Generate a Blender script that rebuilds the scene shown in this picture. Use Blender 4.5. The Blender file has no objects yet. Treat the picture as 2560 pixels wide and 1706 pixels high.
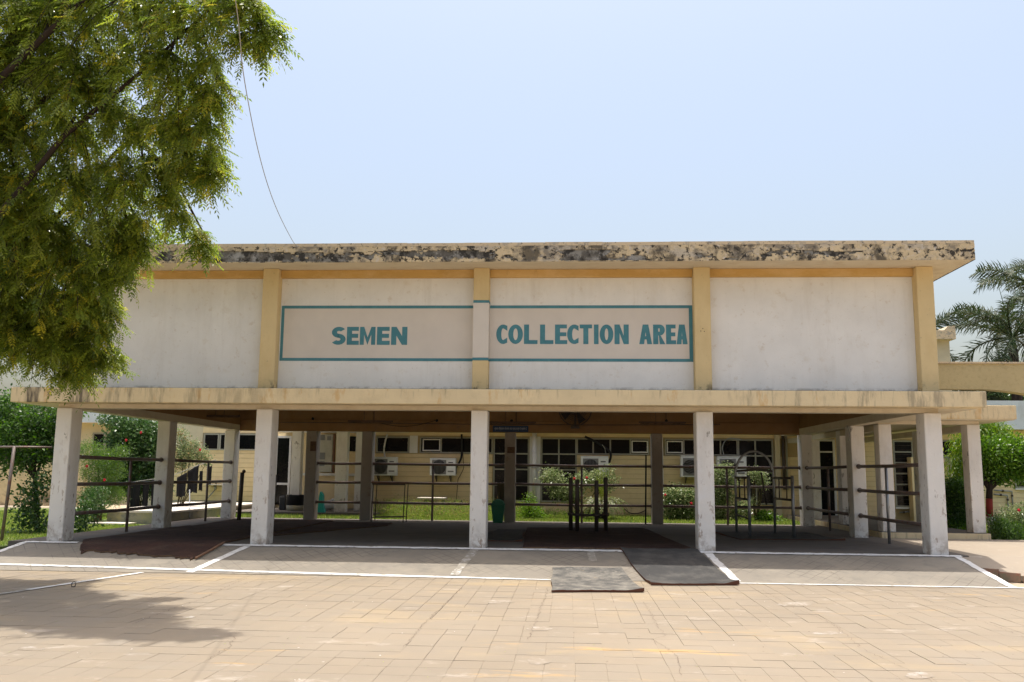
import bpy, bmesh, math, random
import numpy as np
from mathutils import Vector, Matrix
random.seed(4); rng = np.random.default_rng(7)
S = bpy.context.scene; COL = S.collection

# ------------------------------------------------------------------ camera
CP = Vector((9.7629, -16.5335, 1.3053)); YAW, PIT, ROL, FPX = 0.0626, 0.1441, 0.0103, 2288.43
fwd = Vector((-math.sin(YAW) * math.cos(PIT), math.cos(YAW) * math.cos(PIT), math.sin(PIT)))
right0 = Vector((math.cos(YAW), math.sin(YAW), 0)); up0 = right0.cross(fwd)
right = right0 * math.cos(ROL) + up0 * math.sin(ROL); up = -right0 * math.sin(ROL) + up0 * math.cos(ROL)
cam = bpy.data.cameras.new('camera'); cam.lens = FPX / 2560 * 36; cam.sensor_width = 36; cam.clip_end = 2000; cam.clip_start = .1
co = bpy.data.objects.new('camera', cam); COL.objects.link(co)
M = Matrix((right, up, -fwd)).transposed().to_4x4(); M.translation = CP; co.matrix_world = M
S.camera = co
# ------------------------------------------------------------------ sky, sun, exposure
SUN_EL = math.radians(83.2)
W = bpy.data.worlds.new("World"); S.world = W; W.use_nodes = True
wn = W.node_tree.nodes; wl = W.node_tree.links
bg = wn['Background']; sky = wn.new('ShaderNodeTexSky'); sky.sky_type = 'NISHITA'; sky.sun_disc = False
sky.sun_elevation = SUN_EL; sky.sun_rotation = 0; sky.air_density = 1.25; sky.dust_density = 6.2; sky.ozone_density = 0.0
wl.new(sky.outputs[0], bg.inputs[0]); bg.inputs[1].default_value = 0.15
sl = bpy.data.lights.new('sun', 'SUN'); sl.energy = 3.2; sl.angle = math.radians(.53); sl.color = (1, .96, .90)
so = bpy.data.objects.new('sun', sl); COL.objects.link(so)
so.rotation_euler = Vector((0, -math.cos(SUN_EL), -math.sin(SUN_EL))).to_track_quat('-Z', 'Y').to_euler()
S.view_settings.view_transform = 'Standard'; S.view_settings.look = 'None'; S.view_settings.gamma = 1
S.view_settings.exposure = 0.62; S.view_settings.use_curve_mapping = False

# ------------------------------------------------------------------ helpers
def P(u, v, Y):
    """measured point: where the sight line of photo point (u,v) meets the plane y=Y"""
    d = right * ((u - 1280) / FPX) - up * ((v - 853) / FPX) + fwd
    return CP + d * ((Y - CP.y) / d.y)
def tag(o, label=None, cat=None, group=None, kind=None):
    if label: o['label'] = label
    if cat: o['category'] = cat
    if group: o['group'] = group
    if kind: o['kind'] = kind
    return o
def thing(name, label, cat, loc=(0, 0, 0), group=None):
    o = bpy.data.objects.new(name, None); o.empty_display_size = .2; COL.objects.link(o); o.location = loc
    return tag(o, label, cat, group)
def rootloc(p):
    v = Vector((0, 0, 0))
    while p is not None: v = v + Vector(p.location); p = p.parent
    return v
def link(name, me, mat, parent=None, local=False):
    me.name = name
    mats = mat if isinstance(mat, (list, tuple)) else [mat]
    for m in mats: me.materials.append(m)
    o = bpy.data.objects.new(name, me); COL.objects.link(o)
    if parent is not None:
        if not local:
            me.transform(Matrix.Translation(-rootloc(parent)))
        o.parent = parent
    return o
class MB:
    def __init__(s): s.v = []; s.f = []; s.sm = []
    def add(s, vs, fs, smooth=False):
        b = len(s.v); s.v += [tuple(v) for v in vs]; s.f += [tuple(i + b for i in f) for f in fs]; s.sm += [smooth] * len(fs); return s
    def box(s, x0, x1, y0, y1, z0, z1, c=0):
        if c <= 0:
            return s.add([(x0,y0,z0),(x1,y0,z0),(x1,y1,z0),(x0,y1,z0),(x0,y0,z1),(x1,y0,z1),(x1,y1,z1),(x0,y1,z1)],
                         [(0,3,2,1),(4,5,6,7),(0,1,5,4),(1,2,6,5),(2,3,7,6),(3,0,4,7)])
        bm = bmesh.new(); bmesh.ops.create_cube(bm, size=1)
        for v in bm.verts: v.co = ((x0+x1)/2 + v.co.x*(x1-x0), (y0+y1)/2 + v.co.y*(y1-y0), (z0+z1)/2 + v.co.z*(z1-z0))
        bmesh.ops.bevel(bm, geom=bm.edges[:], offset=c, segments=1, affect='EDGES')
        bm.verts.index_update()
        s.add([v.co.copy() for v in bm.verts], [[v.index for v in f.verts] for f in bm.faces]); bm.free(); return s
    def tube(s, pts, r, n=8, caps=True):
        pts = [Vector(p) for p in pts]; rs = r if isinstance(r, (list, tuple)) else [r] * len(pts)
        vs = []; fs = []; ref = None
        for i, p in enumerate(pts):
            t = (pts[min(i+1, len(pts)-1)] - pts[max(i-1, 0)]).normalized()
            if ref is None: ref = t.orthogonal().normalized()
            ref = (ref - t * ref.dot(t)); ref = ref.normalized() if ref.length > 1e-6 else t.orthogonal().normalized()
            b = t.cross(ref)
            for k in range(n):
                a = 2 * math.pi * k / n; vs.append(p + (ref * math.cos(a) + b * math.sin(a)) * rs[i])
        for i in range(len(pts) - 1):
            for k in range(n):
                a, b2 = i*n+k, i*n+(k+1) % n; fs.append((a, b2, b2+n, a+n))
        s.add(vs, fs, True)
        if caps:
            bb = len(s.v) - len(vs)
            s.f.append(tuple(bb + k for k in reversed(range(n)))); s.sm.append(False)
            s.f.append(tuple(bb + (len(pts)-1)*n + k for k in range(n))); s.sm.append(False)
        return s
    def prism(s, poly, h0, h1, axis='y'):
        """extrude a polygon; axis y: poly in (x,z); axis z: poly in (x,y); axis x: poly in (y,z)"""
        def c(a, b, h): return {'y': (a, h, b), 'z': (a, b, h), 'x': (h, a, b)}[axis]
        n = len(poly); vs = [c(a, b, h0) for a, b in poly] + [c(a, b, h1) for a, b in poly]
        fs = [tuple(range(n)), tuple(reversed(range(n, 2*n)))] + [(i, i+n, (i+1) % n + n, (i+1) % n) for i in range(n)]
        return s.add(vs, fs)
    def ball(s, c, r, nu=10, nv=6, sc=(1,1,1)):
        vs = []; fs = []
        for j in range(nv + 1):
            th = math.pi * j / nv
            for i in range(nu):
                ph = 2*math.pi*i/nu; vs.append((c[0]+r*sc[0]*math.sin(th)*math.cos(ph), c[1]+r*sc[1]*math.sin(th)*math.sin(ph), c[2]+r*sc[2]*math.cos(th)))
        for j in range(nv):
            for i in range(nu): fs.append((j*nu+i, (j+1)*nu+i, (j+1)*nu+(i+1) % nu, j*nu+(i+1) % nu))
        return s.add(vs, fs, True)
    def mesh(s, name):
        me = bpy.data.meshes.new(name); me.from_pydata(s.v, [], s.f)
        me.polygons.foreach_set('use_smooth', s.sm); me.update()
        bm = bmesh.new(); bm.from_mesh(me); bmesh.ops.recalc_face_normals(bm, faces=bm.faces[:]); bm.to_mesh(me); bm.free()
        return me
    def build(s, name, mat, parent=None, local=False): return link(name, s.mesh(name), mat, parent, local)
def struct(o): o['kind'] = 'structure'; return o
def copy_tree(o, parent=None):
    c = o.copy(); COL.objects.link(c); c.parent = parent
    for ch in [k for k in bpy.data.objects if k.parent == o]: copy_tree(ch, c)
    return c
KIDS = {}
def children_of(o): return list(o.children)

# ------------------------------------------------------------------ materials
def newmat(name):
    m = bpy.data.materials.new(name); m.use_nodes = True; nt = m.node_tree
    return m, nt, nt.nodes['Principled BSDF']
def mat(name, col, rough=.8, layers=(), bump=0, bscale=60, metal=0, spec=.3, var=.06, vscale=1.3):
    """layers: (colour, noise scale, threshold lo, hi, strength, (sx,sy,sz) stretch, zmask or None)"""
    m, nt, b = newmat(name); N = nt.nodes; L = nt.links
    geo = N.new('ShaderNodeNewGeometry')
    def noise(scale, stretch=(1,1,1), detail=5, rough_=.6, off=0):
        mp = N.new('ShaderNodeMapping'); mp.inputs['Scale'].default_value = stretch; mp.inputs['Location'].default_value = (off, off*.7, off*1.3)
        L.new(geo.outputs['Position'], mp.inputs[0])
        t = N.new('ShaderNodeTexNoise'); t.inputs['Scale'].default_value = scale; t.inputs['Detail'].default_value = detail
        t.inputs['Roughness'].default_value = rough_; L.new(mp.outputs[0], t.inputs['Vector']); return t.outputs['Fac']
    def mrange(x, a, c, d=0, e=1):
        r = N.new('ShaderNodeMapRange'); r.inputs[1].default_value = a; r.inputs[2].default_value = c
        r.inputs[3].default_value = d; r.inputs[4].default_value = e; L.new(x, r.inputs[0]); return r.outputs[0]
    def mul(a, c):
        q = N.new('ShaderNodeMath'); q.operation = 'MULTIPLY'; L.new(a, q.inputs[0])
        if isinstance(c, (int, float)): q.inputs[1].default_value = c
        else: L.new(c, q.inputs[1])
        return q.outputs[0]
    # broad variation
    mx = N.new('ShaderNodeMix'); mx.data_type = 'RGBA'
    mx.inputs[6].default_value = (*[c*(1-var) for c in col], 1); mx.inputs[7].default_value = (*[min(1, c*(1+var)) for c in col], 1)
    L.new(mrange(noise(vscale), .3, .7), mx.inputs[0]); cur = mx.outputs[2]
    for i, ly in enumerate(layers):
        c, sc, lo, hi, st = ly[:5]; stretch = ly[5] if len(ly) > 5 else (1,1,1); zm = ly[6] if len(ly) > 6 else None
        f = mul(mrange(noise(sc, stretch, 8, .68, off=3.1*i+1), lo, hi), st)
        if zm is not None:
            sp = N.new('ShaderNodeSeparateXYZ'); L.new(geo.outputs['Position'], sp.inputs[0])
            f = mul(f, mrange(sp.outputs[zm[0]], zm[1], zm[2]))
        q = N.new('ShaderNodeMix'); q.data_type = 'RGBA'; L.new(f, q.inputs[0]); L.new(cur, q.inputs[6]); q.inputs[7].default_value = (*c, 1); cur = q.outputs[2]
    L.new(cur, b.inputs['Base Color']); b.inputs['Roughness'].default_value = rough; b.inputs['Metallic'].default_value = metal
    b.inputs['Specular IOR Level'].default_value = spec
    if bump:
        bp = N.new('ShaderNodeBump'); bp.inputs['Strength'].default_value = min(1, bump); bp.inputs['Distance'].default_value = .01
        L.new(noise(bscale, detail=4), bp.inputs['Height']); L.new(bp.outputs[0], b.inputs['Normal'])
    return m
def leafmat(name, cols, rough=.45, trans=.35):
    out = []
    for i, c in enumerate(cols):
        m, nt, b = newmat(name); N = nt.nodes; L = nt.links
        geo = N.new('ShaderNodeNewGeometry'); t = N.new('ShaderNodeTexNoise'); t.inputs['Scale'].default_value = 1.7; t.inputs['Detail'].default_value = 3
        L.new(geo.outputs['Position'], t.inputs['Vector'])
        mx = N.new('ShaderNodeMix'); mx.data_type = 'RGBA'; L.new(t.outputs['Fac'], mx.inputs[0])
        mx.inputs[6].default_value = (c[0]*.7, c[1]*.78, c[2]*.7, 1); mx.inputs[7].default_value = (c[0]*1.3, c[1]*1.22, c[2]*1.25, 1)
        L.new(mx.outputs[2], b.inputs['Base Color']); b.inputs['Roughness'].default_value = rough; b.inputs['Specular IOR Level'].default_value = .4
        tr = N.new('ShaderNodeBsdfTranslucent'); hs = N.new('ShaderNodeHueSaturation'); hs.inputs['Value'].default_value = 1.9; hs.inputs['Saturation'].default_value = 1.1
        L.new(mx.outputs[2], hs.inputs['Color']); L.new(hs.outputs[0], tr.inputs[0])
        ms = N.new('ShaderNodeMixShader'); ms.inputs[0].default_value = trans; L.new(b.outputs[0], ms.inputs[1]); L.new(tr.outputs[0], ms.inputs[2])
        L.new(ms.outputs[0], nt.nodes['Material Output'].inputs[0]); out.append(m)
    return out
BLACKM = (.035, .032, .028)
m_white = mat('white_wall_paint', (.80, .785, .74), .85, [((.64,.60,.53), 2.2, .52, .75, .4, (1,1,.35)), ((.58,.54,.47), 5, .54, .72, .28, (1,1,.07)), ((.70,.65,.56), 3.4, .58, .66, .45), ((.38,.33,.25), 26, .655, .69, .6), ((.56,.47,.35), 7, .60, .68, .35), (BLACKM, 5, .46, .60, .95, (1,1,1), (2, 2.90, 2.81))], bump=.15, bscale=40)
m_signpaint = mat('beige_sign_ground', (.68, .62, .54), .85, [((.45,.38,.3), 14, .70, .77, .5), ((.7,.62,.55), 1.2, .5, .7, .4)], bump=.12, bscale=40)
m_teal = mat('teal_paint', (.07, .22, .26), .7, [((.10,.29,.33), 6, .45, .7, .7), ((.02,.12,.22), 9, .68, .74, .8)], bump=.08)
m_yellow = mat('yellow_wall_paint', (.68, .53, .28), .85, [((.58,.42,.2), 3, .5, .7, .5, (1,1,.4)), ((.25,.2,.14), 22, .64, .68, .6), (BLACKM, 7, .50, .60, .9, (1,1,1), (2, 3.0, 2.80))], bump=.15, bscale=45)
m_ochre = mat('ochre_beam_paint', (.58, .36, .12), .85, [((.72,.50,.24), 2.5, .45, .65, .7, (.5,1,1)), ((.35,.2,.07), 5, .58, .72, .5)], bump=.1)
m_soffit = mat('soffit_paint', (.64, .56, .42), .9, [((.5,.38,.24), 3, .5, .7, .5), ((.2,.17,.13), 18, .66, .74, .6)], bump=.1)
m_fascia_top = mat('mouldy_roof_edge', (.62, .50, .31), .9, [((.46,.42,.35), 2.2, .52, .62, .7, (.7,1,1.6)), ((.62,.60,.58), 9, .56, .64, .5), ((.18,.16,.13), 3.0, .50, .62, .8, (1,1,1.2)), (BLACKM, 9, .535, .59, .95), (BLACKM, 1.5, .52, .60, .8, (1.2,1,.9))], bump=.9, bscale=22)
m_edge_base = mat('exposed_grey_render', (.26, .25, .22), .95, [((.42,.41,.38), 5, .5, .62, .7), ((.10,.09,.075), 3.5, .46, .56, .85), (BLACKM, 7, .49, .56, .9)], bump=.9, bscale=25)
m_coping = mat('roof_coping_render', (.62, .50, .33), .9, [((.3,.28,.25), 8, .52, .62, .7), (BLACKM, 16, .58, .64, .8)], bump=.6, bscale=30)
m_fascia_low = mat('stained_sunshade_edge', (.71, .58, .36), .88, [((.5,.40,.24), 3, .5, .7, .4), ((.25,.19,.12), 5, .60, .74, .5, (1,1,.35), (2, 2.55, 2.80)), (BLACKM, 9, .56, .70, .8, (1,1,.10), (2, 2.60, 2.79)), ((.6,.35,.12), 4, .57, .66, .6, (1,1,.3)), ((.07,.06,.05), 4.5, .47, .62, .9, (1,1,.16), (0, 5.5, .5)), ((.25,.21,.15), 7, .52, .64, .6, (1,1,.16), (0, 11.5, 13.5))], bump=.35, bscale=35)
m_slabtop = mat('slab_top_mould_and_dimmer', (.12, .11, .09), .95, [((.35,.3,.22), 3, .5, .7, .7)], bump=.3)  # mould on the front slab; elsewhere darkened to cut sunlit glare
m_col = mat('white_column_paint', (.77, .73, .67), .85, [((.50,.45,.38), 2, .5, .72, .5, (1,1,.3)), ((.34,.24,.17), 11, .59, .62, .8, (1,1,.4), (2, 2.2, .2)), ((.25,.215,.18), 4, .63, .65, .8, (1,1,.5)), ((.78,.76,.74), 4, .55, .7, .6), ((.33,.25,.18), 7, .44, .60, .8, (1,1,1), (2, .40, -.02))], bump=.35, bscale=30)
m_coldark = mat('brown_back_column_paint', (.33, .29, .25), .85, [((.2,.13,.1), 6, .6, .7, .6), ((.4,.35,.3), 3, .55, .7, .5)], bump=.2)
m_inwall = mat('shade_browned_yellow_inner_wall', (.27, .155, .065), .85, [((.34,.21,.10), 2, .45, .65, .6), ((.2,.13,.08), 6, .58, .7, .6)], bump=.15)  # yellow paint, with the interior gloom put into the brown colour
m_inceil = mat('inner_ceiling_paint', (.22, .15, .08), .9, [((.25,.18,.12), 2, .5, .7, .6)])
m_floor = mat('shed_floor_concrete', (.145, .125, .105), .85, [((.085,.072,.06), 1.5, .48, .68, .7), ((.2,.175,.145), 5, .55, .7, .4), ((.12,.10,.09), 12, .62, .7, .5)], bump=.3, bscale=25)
m_ground = mat('dusty_ground', (.40, .32, .23), .95, [((.5,.38,.22), .3, .45, .6, .6), ((.25,.22,.12), 1.1, .55, .68, .5)], bump=.4)
m_joint = mat('paving_joint_dirt', (.20, .16, .118), .95, [((.245,.20,.15), 1.2, .44, .60, .95), ((.12,.085,.06), 3, .56, .64, .9)], bump=.3)
TL = [((.40,.30,.16), .45, .56, .70, .5, (.5,1,1)), ((.42,.37,.31), 2.6, .60, .68, .5, (.6,1,1)), ((.46,.29,.10), 1.3, .64, .71, .6, (.35,1.3,1)), ((.25,.22,.18), 1.1, .58, .76, .55), ((.2,.17,.13), 26, .70, .74, .5), ((.50,.45,.40), 40, .72, .76, .7), ((.47,.44,.41), .9, .70, .73, .8, (.5,1.1,1))]
m_tile = mat('pinkish_concrete_paving', (.250, .207, .152), .9, TL, bump=.3, bscale=120, var=.07, vscale=.5)
m_tile2 = mat('warm_concrete_paving', (.254, .209, .152), .9, TL, bump=.3, bscale=120, var=.08, vscale=.5)
m_tile3 = mat('grey_concrete_paving', (.247, .206, .153), .9, TL, bump=.3, bscale=120, var=.08, vscale=.5)
m_path = mat('right_path_concrete', (.31, .26, .20), .92, [((.35,.28,.2), 2, .55, .7, .5, (.4,2,1)), ((.45,.39,.32), 4, .6, .7, .6)], bump=.3)
m_kerb = mat('brick_kerb', (.34, .22, .15), .95, [((.2,.2,.13), 6, .5, .6, .7), ((.42,.16,.10), 3, .52, .6, .7)], bump=.5)
m_line = mat('worn_white_line_paint', (.66, .65, .62), .85, [((.30,.265,.215), 9, .55, .64, .9), ((.6,.55,.5), 3, .55, .7, .5)], bump=.25, bscale=60)
m_linew = mat('very_worn_line_paint', (.55, .53, .50), .88, [((.26,.235,.19), 14, .40, .54, 1), ((.26,.235,.19), 3, .42, .56, .85)], bump=.25, bscale=60)
m_mat = mat('black_rubber_mat', (.085, .082, .075), .8, [((.21,.195,.165), 4, .40, .60, .8), ((.30,.27,.22), 11, .54, .66, .6), ((.05,.05,.05), 2, .52, .62, .6), ((.32,.24,.14), 4, .64, .72, .5)], bump=.5, bscale=90)
m_matd = mat('dark_rubber_mat', (.048, .047, .045), .8, [((.12,.112,.10), 3, .46, .66, .6), ((.4,.38,.34), 34, .68, .71, .8)], bump=.4, bscale=90)
m_matedge = mat('rusty_mat_edge', (.12, .05, .03), .9)
m_coir = mat('red_brown_coir', (.060, .028, .019), 1, [((.028,.015,.012), 3, .4, .62, .8), ((.14,.09,.06), 30, .58, .66, .6), ((.11,.075,.05), 1.4, .52, .66, .5)], bump=1, bscale=110)
m_coirtrim = mat('coir_mat_trim', (.16, .10, .06), 1, [((.06,.04,.03), 10, .5, .6, .7)], bump=.6)
m_pipe = mat('rusty_steel_pipe', (.17, .135, .12), .55, [((.19,.07,.035), 7, .52, .64, .7), ((.3,.28,.26), 18, .62, .7, .4)], metal=.35, spec=.5, bump=.1)
m_galv = mat('galvanised_pipe', (.30, .31, .32), .42, [((.18,.11,.07), 6, .58, .68, .7), ((.45,.46,.47), 3, .5, .7, .5)], metal=.7, spec=.5)
m_dsteel = mat('dark_steel', (.075, .062, .055), .5, [((.12,.06,.035), 9, .5, .65, .6)], metal=.4, spec=.5)
m_block = mat('cream_block_wall', (.78, .62, .36), .88, [((.66,.50,.26), 2.2, .5, .68, .5), ((.3,.2,.12), 12, .64, .72, .5), ((.33,.27,.18), 2, .40, .62, .7, (1,1,1), (2, .65, .0))], bump=.3)
m_blockj = mat('block_wall_joint', (.46, .35, .19), .95)
m_cream = mat('cream_plaster', (.62, .54, .38), .88, [((.5,.42,.28), 2, .5, .7, .5)], bump=.15)
m_whitep = mat('white_trim_paint', (.72, .70, .66), .8, [((.5,.46,.4), 3, .52, .7, .4)])
m_frame = mat('grey_green_window_frame', (.34, .33, .27), .6, [((.22,.2,.16), 9, .5, .65, .4)])
m_glass = mat('dark_window_glass', (.006, .006, .007), .12, var=.2, spec=.22)
m_parapet = mat('pale_blue_parapet', (.62, .66, .70), .85, [((.45,.45,.42), 3, .55, .7, .5, (1,1,.4))])
m_olive = mat('olive_cream_render', (.50, .41, .22), .92, [((.38,.30,.15), 14, .5, .65, .5), ((.15,.13,.1), 20, .66, .72, .5)], bump=.5, bscale=60)
m_ac = mat('ac_white_enamel', (.74, .75, .73), .4, [((.5,.46,.38), 5, .58, .7, .3)], spec=.5)
m_acg = mat('ac_grey_grille', (.22, .22, .21), .5)
m_acd = mat('ac_dark_fan', (.03, .03, .03), .6)
m_ink = mat('dark_grey_print', (.12, .12, .13), .7)
m_green = mat('green_bin_plastic', (.012, .14, .075), .45, [((.05,.12,.06), 5, .5, .7, .4)], spec=.5)
m_wood = mat('brown_wood', (.22, .12, .07), .7, [((.1,.06,.04), 6, .5, .6, .6, (1,8,8))])
m_cloth = mat('black_cloth', (.012, .012, .014), .95, var=.3)
m_jute = mat('olive_brown_cloth', (.09, .08, .05), 1, bump=.5)
m_blue = mat('blue_board_paint', (.018, .045, .11), .6)
m_blet = mat('pale_board_lettering', (.5, .52, .55), .7)
m_tank = mat('black_tank_plastic', (.018, .019, .024), .4, spec=.5)
m_tealpl = mat('teal_plastic', (.02, .30, .27), .5)
m_sack = mat('white_sack', (.6, .58, .55), .9, bump=.6, bscale=15)
m_stone = mat('pale_sunlit_slab', (.62, .57, .50), .9, [((.45,.4,.33), 3, .55, .7, .5)], bump=.2)
m_stoneside = mat('stained_slab_side', (.36, .33, .25), .9, [((.15,.17,.18), 3, .5, .6, .6), ((.5,.42,.22), 4, .55, .65, .6)], bump=.3)
m_bark = mat('tree_bark', (.035, .025, .02), .95, [((.07,.052,.042), 9, .5, .65, .5, (1,1,.3))], bump=.8, bscale=30)
m_barkred = mat('red_band_paint', (.26, .035, .025), .8)
m_barkwhite = mat('white_trunk_paint', (.62, .58, .52), .85, [((.4,.33,.27), 6, .58, .66, .5)])
m_stem = mat('green_brown_stem', (.10, .085, .04), .9)
m_flower = mat('red_flower_petal', (.62, .02, .045), .6)
m_box = mat('brown_junction_box', (.13, .075, .05), .6)
m_wire = mat('black_cable_rubber', (.012, .012, .012), .6)
m_cable = mat('pale_overhead_cable', (.33, .33, .31), .7)
m_tube = mat('brown_tube_batten', (.10, .06, .04), .6)
m_panelg = mat('beige_electric_cabinet', (.48, .46, .37), .6, [((.35,.33,.26), 6, .5, .65, .4)])
m_grass = leafmat('lawn_grass_blade', [(.13,.20,.035), (.18,.25,.05), (.25,.27,.08)], .7, .4)
m_soil = mat('lawn_soil', (.13, .17, .05), 1, [((.20,.17,.08), 2.2, .5, .62, .7)], bump=.6)
m_weed = leafmat('weed_leaf', [(.14,.22,.04), (.22,.26,.06), (.26,.17,.09)], .7, .4)
m_neem = leafmat('neem_leaf', [(.16,.205,.038), (.225,.27,.046), (.105,.15,.03), (.37,.34,.05)], .30, .52)
m_dkleaf = leafmat('dark_shrub_leaf', [(.035,.085,.022), (.06,.12,.03), (.10,.16,.06)], .32, .25)
m_ltleaf = leafmat('feathery_shrub_leaf', [(.12,.20,.025), (.20,.26,.03), (.08,.15,.02)], .5, .4)
m_greyleaf = leafmat('rose_bush_leaf', [(.20,.25,.12), (.30,.33,.18), (.12,.17,.06)], .3, .3)
m_topleaf = leafmat('clipped_tree_leaf', [(.08,.17,.02), (.14,.24,.03), (.05,.11,.015)], .35, .35)
m_palm = leafmat('palm_leaflet', [(.025,.050,.016), (.04,.065,.024), (.06,.07,.03)], .6, .15)
m_cycad = leafmat('cycad_leaflet', [(.10,.15,.045), (.18,.22,.08), (.13,.11,.04)], .4, .25)

# ================================================================== SETTING
G = -.30
struct(MB().box(-250, 260, -250, 400, G-.5, G-.03).build('ground', m_ground))
# paving bed (joints show it), tiles proud of it
struct(MB().box(-8, 30, -22, -2.0, G-.028, G-.005).build('paving_bed', m_joint))
pave = thing('paving', None, None); pave['kind'] = 'structure'
TW, TD, JT = .262, .315, .0042
tiles = []
ny = int((22-2.05)/TD)
for j in range(ny):
    y1 = -2.03 - j*TD; y0 = y1 - TD + JT
    off = .006*random.random()
    for i in range(int(38/TW)):
        x0 = -8 + (i+off/TW)*TW; tiles.append((x0, x0+TW-JT-.002*random.random(), y0, y1) if random.random() > ((.86 if math.sin(x0*1.3+j*.35)+math.sin(x0*.5-j*.2+2) > -.2 else .35) if j > 12 else .12) else (x0, x0+TW-.0002, y0, y1))
# the 300 tiles that show largest are objects of their own
cx_, cy_ = CP.x, CP.y
def shown(t):
    x, y = (t[0]+t[1])/2, (t[2]+t[3])/2; D = y-cy_
    u = 1280 + FPX*((x-cx_)*math.cos(YAW)+(D)*math.sin(YAW))/D
    v = 853 - FPX*math.tan(-math.atan((1.6)/D) - PIT)
    return 0 < u < 2560 and v < 1716
vis = [t for t in tiles if shown(t)]; vis.sort(key=lambda t: t[2]); near = set(vis[:296])
tmesh = []
for k in range(9):
    bm_ = MB(); w, d = TW-JT-.001, TD-JT; j_ = [random.uniform(-.0012, .0012) for _ in range(4)]
    z = lambda q: 0.0+j_[q]; e = .004
    bm_.add([(0,0,-.014),(w,0,-.014),(w,d,-.014),(0,d,-.014),(0,0,z(0)-.003),(w,0,z(1)-.003),(w,d,z(2)-.003),(0,d,z(3)-.003),
             (e,e,z(0)),(w-e,e,z(1)),(w-e,d-e,z(2)),(e,d-e,z(3))],
            [(0,1,5,4),(1,2,6,5),(2,3,7,6),(3,0,4,7),(4,5,9,8),(5,6,10,9),(6,7,11,10),(7,4,8,11),(8,9,10,11)])
    me = bm_.mesh('paving_tile'); me.materials.append((m_tile, m_tile2, m_tile3)[k % 3]); tmesh.append(me)
rest = MB(); rest_i = []
for t in tiles:
    if t in near:
        o = bpy.data.objects.new('paving_tile', random.choice(tmesh)); COL.objects.link(o); o.parent = pave; o.location = (t[0], t[2], G); o.scale = ((t[1]-t[0])/(TW-JT-.001), 1, 1)
    elif t[2] > -14:
        jz = random.uniform(-.0015, .0012)
        b = len(rest.v)
        rest.add([(t[0],t[2],G-.014),(t[1],t[2],G-.014),(t[1],t[3],G-.014),(t[0],t[3],G-.014),(t[0],t[2],G+jz),(t[1],t[2],G+jz),(t[1],t[3],G+jz),(t[0],t[3],G+jz)],
                 [(4,5,6,7),(0,1,5,4),(1,2,6,5),(2,3,7,6),(3,0,4,7)]); rest_i += [random.randrange(3)]*5
o = rest.build('paving_tile', [m_tile, m_tile2, m_tile3], pave); o['kind'] = 'stuff'
o.data.polygons.foreach_set('material_index', rest_i)
struct(MB().box(-8, 30, -40, -22.004, G-.028, G-.002).build('yard', m_tile))
# ramp
TOE = -2.02
RX0, RX1 = -.12, 16.42
def rz(y): return G*min(1, max(0, -y/2.05)) if y < 0 else 0
rmp = MB(); nx, nyy = 60, 14; vs = []; 
for j in range(nyy+1):
    y = -.06 + (TOE+.0)*j/nyy
    for i in range(nx+1): vs.append((RX0+(RX1-RX0)*i/nx, y, (rz(y)) + (.004 if j < nyy else .006)))
rmp.add(vs, [(j*(nx+1)+i, j*(nx+1)+i+1, (j+1)*(nx+1)+i+1, (j+1)*(nx+1)+i) for j in range(nyy) for i in range(nx)])
rmp.add([(RX0,-.06,0),(RX0,TOE-.06,G),(RX0,-.06,G-.1),(RX0,TOE-.06,G-.1)], [(0,1,3,2)])
rmp.add([(RX1,-.06,0),(RX1,TOE-.06,G),(RX1,-.06,G-.1),(RX1,TOE-.06,G-.1)], [(0,2,3,1)])
# ramp concrete with diagonal scoring
m_ramp = mat('scored_ramp_concrete', (.225, .20, .162), .9, [((.29,.255,.20), 1.2, .45, .65, .7), ((.17,.155,.13), 3, .52, .66, .6), ((.5,.47,.44), 34, .70, .74, .7), ((.2,.18,.15), 9, .68, .73, .4)], bump=.4, bscale=70)
nt = m_ramp.node_tree; N = nt.nodes; L = nt.links; pb = N['Principled BSDF']
geo = N.new('ShaderNodeNewGeometry'); hs = []
for ang in (35, 145):
    mp = N.new('ShaderNodeMapping'); mp.vector_type = 'POINT'; mp.inputs['Rotation'].default_value = (0, 0, math.radians(ang)); L.new(geo.outputs['Position'], mp.inputs[0])
    sx = N.new('ShaderNodeSeparateXYZ'); L.new(mp.outputs[0], sx.inputs[0])
    md = N.new('ShaderNodeMath'); md.operation = 'PINGPONG'; md.inputs[1].default_value = .09; L.new(sx.outputs[0], md.inputs[0])
    lt = N.new('ShaderNodeMapRange'); lt.inputs[1].default_value = 0; lt.inputs[2].default_value = .009; lt.inputs[3].default_value = 1; lt.inputs[4].default_value = 0; L.new(md.outputs[0], lt.inputs[0]); hs.append(lt.outputs[0])
mxx = N.new('ShaderNodeMath'); mxx.operation = 'MAXIMUM'; L.new(hs[0], mxx.inputs[0]); L.new(hs[1], mxx.inputs[1])
nn = N.new('ShaderNodeTexNoise'); nn.inputs['Scale'].default_value = 1.1; L.new(geo.outputs['Position'], nn.inputs['Vector'])
nr = N.new('ShaderNodeMapRange'); nr.inputs[1].default_value = .45; nr.inputs[2].default_value = .62; nr.inputs[4].default_value = .85; L.new(nn.outputs['Fac'], nr.inputs[0])
mm = N.new('ShaderNodeMath'); mm.operation = 'MULTIPLY'; L.new(mxx.outputs[0], mm.inputs[0]); L.new(nr.outputs[0], mm.inputs[1])
src = pb.inputs['Base Color'].links[0].from_socket; q = N.new('ShaderNodeMix'); q.data_type = 'RGBA'
L.new(mm.outputs[0], q.inputs[0]); L.new(src, q.inputs[6]); q.inputs[7].default_value = (.09, .075, .06, 1); L.new(q.outputs[2], pb.inputs['Base Color'])
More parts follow.
